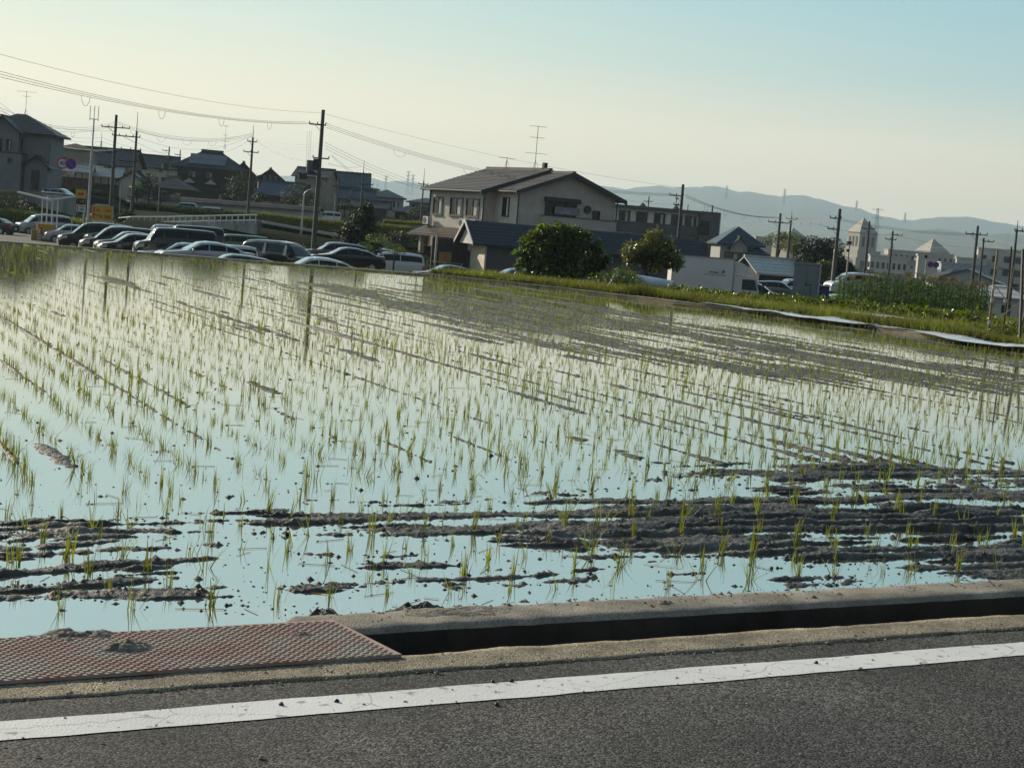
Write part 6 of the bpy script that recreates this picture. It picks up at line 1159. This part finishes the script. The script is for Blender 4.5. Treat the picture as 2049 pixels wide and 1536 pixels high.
ribbon('mulch_sheet', 'upper long white mulch sheet on the vegetable bed', [(1440, 597, -.05), (1520, 607, -.05), (1640, 622, -.05), (1720, 628, -.05), (1790, 637, -.05)], 1.5, SHEET, 1, .04)
ribbon('mulch_sheet', 'rumpled lower white mulch sheet along the levee', [(1470, 612, -.02), (1560, 624, -.02), (1640, 636, -.02), (1720, 646, -.02), (1800, 654, -.02), (1900, 668, -.02), (1990, 683, -.02), (2100, 700, -.02)], 2.0, SHEET, 2, .07)
ribbon('mulch_sheet', 'short pale mulch sheet at the foot of the corn', [(1940, 634, -.1), (1985, 640, -.1)], .4, SHEET, 3, .04)
# leafy vegetable plants in rows: individuals
def veg_mesh(seed, w2, h2, n_, size, asp, m_):
    V_, F_ = leafcloud([(0, 0, h2 * .45, w2, w2, h2 * .55)], n_, size, asp, np.random.default_rng(seed), .1, .5, .2); return arrmesh('vegetable_plant', V_, F_, m_)
VG = [veg_mesh(k, .24, .34, 90, .13, .6, LEAFM) for k in range(4)]
cnt = 0
for px in range(1345, 1990, 11):
    for (f, hh_) in ((0, 1.0), (.5, .85), (1.0, .75)):
        ytop_ = np.interp(px, [1345, 1480, 1600, 1680, 1990], [572, 590, 598, 608, 640]); ybot = np.interp(px, [1345, 1480, 1600, 1680, 1990], [590, 604, 612, 630, 655])
        Yv = 52 - 14 * f + RR.uniform(-1, 1) - (px - 1345) * .007; Yv *= 1; c = at(px + RR.uniform(-5, 5), ytop_ + (ybot - ytop_) * f, Yv); zg = gz(c.x, c.y)
        if c.x < float(xside(c.y)) + 1.2 and c.y < 48: continue
        if not len(offmulch(np.array([[c.x, c.y, 0]]), (.7, 1.0))): continue
        o = link('vegetable_plant', VG[cnt % 4]); s_ = RR.uniform(.8, 1.5) * hh_; o.location = (c.x, c.y, zg - .02); o.scale = (s_, s_, s_); o.rotation_euler = (0, 0, RR.uniform(0, 6)); cnt += 1
        tag(o, 'leafy green vegetable plant in the garden rows behind the levee', 'vegetable', 'vegetable plants behind the levee')
# corn plot
def corn_mesh(seed):
    rg = np.random.default_rng(seed); H_ = 1.35; Vs_, Fs_ = [], []; o_ = 0
    for k in range(11):
        z0 = .12 + k * .105; az = k * 2.6 + rg.normal(0, .3); L_ = rg.uniform(.42, .62) * (1 - .25 * abs(k - 5) / 6); dx, dy = math.cos(az), math.sin(az); sg = 5
        for s_ in range(sg + 1):
            t = s_ / sg; r_ = L_ * (t - .12 * t * t); z = z0 + L_ * (.85 * t - 1.05 * t * t); hw_ = .036 * (1 - t ** 2.2) * (1 if s_ else .5); tw = .5 * t
            c_ = np.array([dx * r_, dy * r_, z]); sd = np.array([-dy * hw_, dx * hw_, hw_ * tw]); Vs_ += [c_ - sd, c_ + sd]
        Fs_ += [(o_ + 2 * s_, o_ + 2 * s_ + 1, o_ + 2 * s_ + 3, o_ + 2 * s_ + 2) for s_ in range(sg)]; o_ += 2 * (sg + 1)
    leaf = arrmesh('leaves', np.array(Vs_), np.array(Fs_), CORN)
    m = MB(); m.tube([(0, 0, -.1), (0, 0, .7), (.02, 0, H_ - .05)], [.014, .012, .006], 5); stem = m.mesh('stem', CORN)
    m = MB()
    for k in range(7): a = k * .9; m.tube([(0.02, 0, H_ - .1), (.02 + .05 * math.cos(a), .05 * math.sin(a), H_ + .06), (.02 + .10 * math.cos(a), .10 * math.sin(a), H_ + .10)], .006, 3)
    return leaf, stem, m.mesh('tassel', TASS)
CN = [corn_mesh(k) for k in range(4)]; cnt = 0
for j in range(5):
    for i in range(36):
        px = 1688 + i * 8.4 + RR.uniform(-3, 3); Yc = 46 + j * 1.1 + (px - 1688) * -.006; x_, y_ = tpos(px, Yc); zg = gz(x_, y_); tq = at(px, np.interp(px, [1688, 1760, 1850, 1985], [552, 544, 546, 566]), Yc).z
        s_ = max(.5, (tq - zg) / 1.45) * RR.uniform(.88, 1.06); lf, st, ts = CN[cnt % 4]; t = thing('corn_plant', 'leafy maize plant in the dense plot left of the bamboo frame', 'corn plant', (x_, y_, zg - .03), RR.uniform(0, 6.28), 'maize plants in the dense plot'); t.scale = (s_, s_, s_)
        link('leaves', lf, t); link('stem', st, t)
        if RR.random() < .5: link('tassel', ts, t)
        cnt += 1
# bamboo trellis at the right edge
BAM = mat('bamboo', (.30, .25, .16), .6, var=.25, vs=4); BAMD = mat('dark_bamboo', (.05, .04, .03), .7, var=.2)
tr = thing('bamboo_trellis', 'tall lashed bamboo trellis at the right edge of the garden', 'trellis', (0, 0, 0))
def bam(a, b_, r_=.022, m_=BAM): m = MB(); m.tube([a, a.lerp(b_, .5) + Vector((RR.uniform(-.02, .02), 0, 0)), b_], r_, 6); return m.build('pole', m_, tr)
bam(gp(1977, 668, -.05), at(1996, 500, 25.5), .024); bam(gp(2006, 672, -.05), at(2024, 494, 25.3), .018, BAMD); bam(gp(2035, 688, -.05), at(2012, 520, 24.3) + Vector((.6, 0, 0)), .02, BAMD); bam(gp(2040, 690, -.05), at(2047, 500, 24), .03, BAMD)
for (a, b_, Y, r_) in (((1994, 536), (2060, 545), 25, .016), ((1989, 574), (2060, 578), 25, .014), ((1984, 604), (2060, 608), 25, .014), ((1975, 655), (2010, 656), 25, .010), ((1993, 574), (2013, 600), 24.8, .010), ((2003, 634), (2040, 606), 24.5, .012), ((2018, 600), (2030, 530), 25, .012)):
    m = MB(); m.cyl(at(a[0], a[1], Y), at(b_[0], b_[1], Y), r_, n=5); m.build('crossbar', BAM, tr)
for q in ((1985, 600), (1989, 574), (1980, 645), (2012, 602)): c = at(q[0], q[1], 25); m = MB(); m.cyl(c - Vector((0, 0, .04)), c + Vector((0, 0, .04)), .035, n=7); m.build('lashing', CURTAIN, tr)
c = at(2040, 640, 24.6); tree('trellis_vine', 'green vine at the foot of the bamboo trellis', (c.x, c.y, -.1), [(0, 0, .25, .35, .3, .25), (-.35, 0, .15, .3, .3, .15)], 420, .07, .5, LEAFM, .2, .015, 'vine', .1, 2, None, 91, .3)

# ================================================================== TOWN ON THE PLAIN
TW_W = mat('town_white', (.48, .46, .42), .8, var=.06); TW_R = [ROOFD, ROOFB, mat('town_grey_roof', (.20, .20, .20), .7), mat('town_brown_roof', (.10, .075, .06), .7), ROOFL]
seen = set()
for i in range(64):
    px = 1694 + (i * 37.7 + RR.uniform(-12, 12)) % 372; f = RR.random(); Yo = 170 + 420 * f; p = at(px, 500, Yo); zg = gz(p.x, p.y)
    w2 = RR.uniform(6, 11); h2 = RR.uniform(3.2, 6.5); k = RR.randrange(5); kd = ['gx', 'gy', 'hip'][i % 3]
    t = thing('town_house', 'small distant house in the town on the plain', 'house', (p.x - w2 / 2, p.y, zg), rad(RR.uniform(-30, 30)), 'houses of the distant town')
    wl = [WALLW, WALLG, WALLB, TW_W][RR.randrange(4)]; m = MB(); m.box((w2 / 2, 3.5, h2 / 2 - 1), (w2, 7, h2 + 2)); 
    if kd == 'gx': m.prism([(0, 0, h2), (0, 7, h2), (0, 3.5, h2 + 1.7)], (w2, 0, 0))
    if kd == 'gy': m.prism([(0, 0, h2), (w2, 0, h2), (w2 / 2, 0, h2 + 1.9)], (0, 7, 0))
    m.build('wall', wl, t); m = MB(); q = .6
    if kd == 'gx': m.slope((-q, -q, h2), (w2 + q, -q, h2), (w2 + q, 3.5, h2 + 1.85), (-q, 3.5, h2 + 1.85), 3); m.slope((w2 + q, 7 + q, h2), (-q, 7 + q, h2), (-q, 3.5, h2 + 1.85), (w2 + q, 3.5, h2 + 1.85), 3)
    elif kd == 'gy': m.slope((-q, 7 + q, h2), (-q, -q, h2), (w2 / 2, -q, h2 + 2.05), (w2 / 2, 7 + q, h2 + 2.05), 3); m.slope((w2 + q, -q, h2), (w2 + q, 7 + q, h2), (w2 / 2, 7 + q, h2 + 2.05), (w2 / 2, -q, h2 + 2.05), 3)
    else: m.slope((-q, -q, h2), (w2 + q, -q, h2), (w2 - 3, 3.5, h2 + 1.7), (3, 3.5, h2 + 1.7), 3); m.slope((-q, 7 + q, h2), (-q, -q, h2), (3, 3.5, h2 + 1.7), (3, 3.5, h2 + 1.7), 3); m.slope((w2 + q, -q, h2), (w2 + q, 7 + q, h2), (w2 - 3, 3.5, h2 + 1.7), (w2 - 3, 3.5, h2 + 1.7), 3); m.slope((w2 + q, 7 + q, h2), (-q, 7 + q, h2), (3, 3.5, h2 + 1.7), (w2 - 3, 3.5, h2 + 1.7), 3)
    m.build('roof', TW_R[k], t)
    for a_ in (w2 * .28, w2 * .7): m = MB(); m.box((a_, -.03, h2 * .62), (1.3, .08, 1.1)); m.build('window', GLASS, t)
def bigblock(name, label, px, Y, w2, d2, ytop, ang, m_, rows=0, cols=0, cat='building', extra=None, base=-22.0):
    p = at(px, ytop, Y); t = thing(name, label, cat, (p.x, p.y, base), rad(ang)); H_ = p.z - base
    m = MB(); m.box((w2 / 2, d2 / 2, H_ / 2), (w2, d2, H_)); m.build('wall', m_, t); m = MB(); m.box((w2 / 2, d2 / 2, H_ + .15), (w2 + .4, d2 + .4, .3)); m.build('roof', m_, t)
    for r_ in range(rows):
        for c_ in range(cols): m = MB(); m.box((w2 * (c_ + .5) / cols, -.04, H_ - 2.2 - 3.2 * r_), (w2 / cols * .5, .1, 1.5)); m.build('window', GLASS, t)
    if cols:
        for c_ in range(3): m = MB(); m.box((-.04, d2 * (c_ + .5) / 3, H_ - 2.2), (.1, d2 / 3 * .4, 1.4)); m.build('window', GLASS, t)
    return t, H_
bigblock('white_office', 'white stepped office block on the right skyline', 1958, 300, 11, 8, 497, -12, TW_W, 4, 4)
t, H_ = bigblock('white_office_wing', 'low white wing left of the stepped office block', 1915, 296, 7, 8, 516, -12, TW_W, 2, 3)
bigblock('long_warehouse', 'long pale-blue warehouse roofline before the office block', 1884, 270, 10, 9, 526, -8, mat('pale_blue_wall', (.30, .35, .40), .7), 1, 6)
t, H_ = bigblock('cream_school', 'cream long building with low domed roof before the pyramid building', 1742, 300, 9, 8, 511, -8, TW_W, 2, 7)
m = MB(); [m.box((12.5, 4, H_ - 1.5 + k * .5), (9 - k * 2, 8 - k * 1.5, .5)) for k in range(4)]; m.build('domed_roof', WALLG, t)
bigblock('billboard_house', 'white advertising-board building below the second pyramid', 1838, 240, 3.4, 4, 511, -8, TW_W, 0, 0)
PYR = mat('pyramid_stone', (.44, .41, .36), .85, var=.05, vs=.3)
def pyrtower(name, label, px, Y, ytip, wp, hp_, tiers, ang=25, wins=True):
    """tip of a four-sided roof over stepped square tiers: (half width, bottom metres below the roof edge)"""
    p = at(px, ytip, Y); base = -22.0; t = thing(name, label, 'building', (p.x, p.y, base), rad(ang)); zt_ = p.z - base; ze = zt_ - hp_
    m = MB(); m.add([(-wp, -wp, ze), (wp, -wp, ze), (wp, wp, ze), (-wp, wp, ze), (0, 0, zt_)], [(0, 1, 4), (1, 2, 4), (2, 3, 4), (3, 0, 4), (3, 2, 1, 0)]); m.build('pyramid_roof', PYR, t)
    zc = ze
    for hw_, dn in tiers:
        z1 = max(0, ze - dn); m = MB(); m.box((0, 0, (zc + z1) / 2 - .01), (2 * hw_, 2 * hw_, zc - z1)); m.build('tower_tier', PYR, t)
        if wins and zc - z1 > 3:
            for k in range(3):
                for rz_ in (0, -90):
                    M3 = Matrix.Rotation(rad(rz_), 4, 'Z') @ Matrix.Translation(((k - 1) * hw_ * .55, -hw_ - .03, (zc + z1) / 2)); m = MB(); m.box((0, 0, 0), (hw_ * .26, .15, min(4.2, (zc - z1) * .55))); m.v = [tuple(M3 @ Vector(v)) for v in m.v]; m.build('window', GREYP, t)
        zc = z1
    return t
pyrtower('pyramid_tower', 'large pale stone tower with a pyramid roof in front of the hills', 1729, 450, 435, 4.1, 5.6, [(3.85, 6.4), (5.1, 9.0), (6.6, 14.5), (8.6, 40)])
pyrtower('pyramid_pavilion', 'smaller pyramid-roofed pavilion right of the large tower', 1868, 470, 477, 4.7, 5.0, [(4.5, 2.2), (6.3, 8), (7.5, 40)])
pyrtower('pyramid_pavilion', 'small pyramid-roofed pavilion behind the barn treetops', 1587, 470, 455, 4.0, 3.6, [(3.8, 3.5), (5.5, 40)])
bigblock('arcade_wing', 'long arcaded wing between the pyramid tower and the pavilion', 1778, 455, 24, 10, 500, -3, PYR, 2, 12)
bigblock('left_wing', 'pale wing with tall windows left of the small pyramid', 1513, 460, 6.6, 8, 474, 14, PYR, 1, 6)
for i, (px, yt, Y, hh_, w2, lb) in enumerate(((1757, 417, 700, 28, 3.6, 'lattice power pylon behind the pyramid tower'), (1787, 488, 900, 16, 2, 'distant small pylon below the hills'), (773, 352, 4200, 60, 9, 'faint pylon on the ridge left of the house'), (818, 343, 4200, 80, 9, 'tallest faint pylon on the ridge left of the house'), (827, 350, 4300, 70, 8, 'faint pylon close right of the tallest one'),
    (1455, 372, 4400, 45, 6, 'tiny pylon on the ridge above the apartment block'), (1571, 378, 4600, 60, 7, 'tiny pylon on the ridge right of the barn pole'), (1715, 402, 4700, 40, 6, 'tiny pylon on the falling ridge'), (1812, 426, 4700, 40, 6, 'tiny pylon above the saddle'), (640, 343, 4300, 50, 7, 'tiny pylon on the ridge beside the main pole'))):
    p = at(px, yt, Y); t = thing('power_pylon', lb, 'pylon', (p.x, p.y, p.z - hh_), rad(10)); tk_ = .12 if Y < 1000 else 1.1; m = MB()
    for sx_ in (-1, 1):
        for sy_ in (-1, 1): m.cyl((sx_ * w2 / 2, sy_ * w2 / 2, 0), (sx_ * w2 * .1, sy_ * w2 * .1, hh_), tk_, n=3)
    for k in range(9):
        z0, z1 = hh_ * k / 9, hh_ * (k + 1) / 9; a0, a1 = w2 / 2 * (1 - .8 * k / 9), w2 / 2 * (1 - .8 * (k + 1) / 9)
        m.cyl((-a0, -a0, z0), (a1, -a1, z1), tk_ * .6, n=3); m.cyl((a0, -a0, z0), (-a1, -a1, z1), tk_ * .6, n=3)
    m.build('lattice_tower', GALV if Y < 1000 else POLE, t)
    for z_, l_ in ((.97, 1.9), (.80, 1.7), (.62, 1.8)):
        m = MB(); m.cyl((-w2 * l_ * .55, 0, hh_ * z_), (w2 * l_ * .55, 0, hh_ * z_), tk_ * .8, n=3); m.cyl((-w2 * l_ * .55, 0, hh_ * z_), (0, 0, hh_ * z_ + w2 * .25), tk_ * .5, n=3); m.cyl((w2 * l_ * .55, 0, hh_ * z_), (0, 0, hh_ * z_ + w2 * .25), tk_ * .5, n=3); m.build('cross_arm', GALV if Y < 1000 else POLE, t)
# grey metal roof and round signs behind the corn
c = at(1710, 536, 100); house('grey_sheet_shed', 'long grey sheet-roofed shed behind the corn', 1712, 106, 0.0, -6, 8.0, 5, 1.1, .5, 'gx', GREYP, mat('grey_sheet_roof', (.13, .125, .12), .6), [], .3, 'shed', 3)
c = at(1850, 560, 120); zb_ = c.z - 2; t = thing('road_sign_post', 'grey post with two round signs and a camera among the maize tops', 'road sign', (c.x, c.y, zb_)); o = Vector((c.x, c.y, zb_))
cylp((0, 0, 0), (0, 0, at(1852, 514, 120).z - zb_), .07, 'post', GALV, t); roundel(t, at(1862, 529, 119.9) - o, .30, 'np'); roundel(t, at(1873, 530, 119.8) - o, .30, 'np'); m = MB(); m.box(at(1852, 513, 120) - o, (.3, .3, .3)); m.build('camera', BLACKP, t)
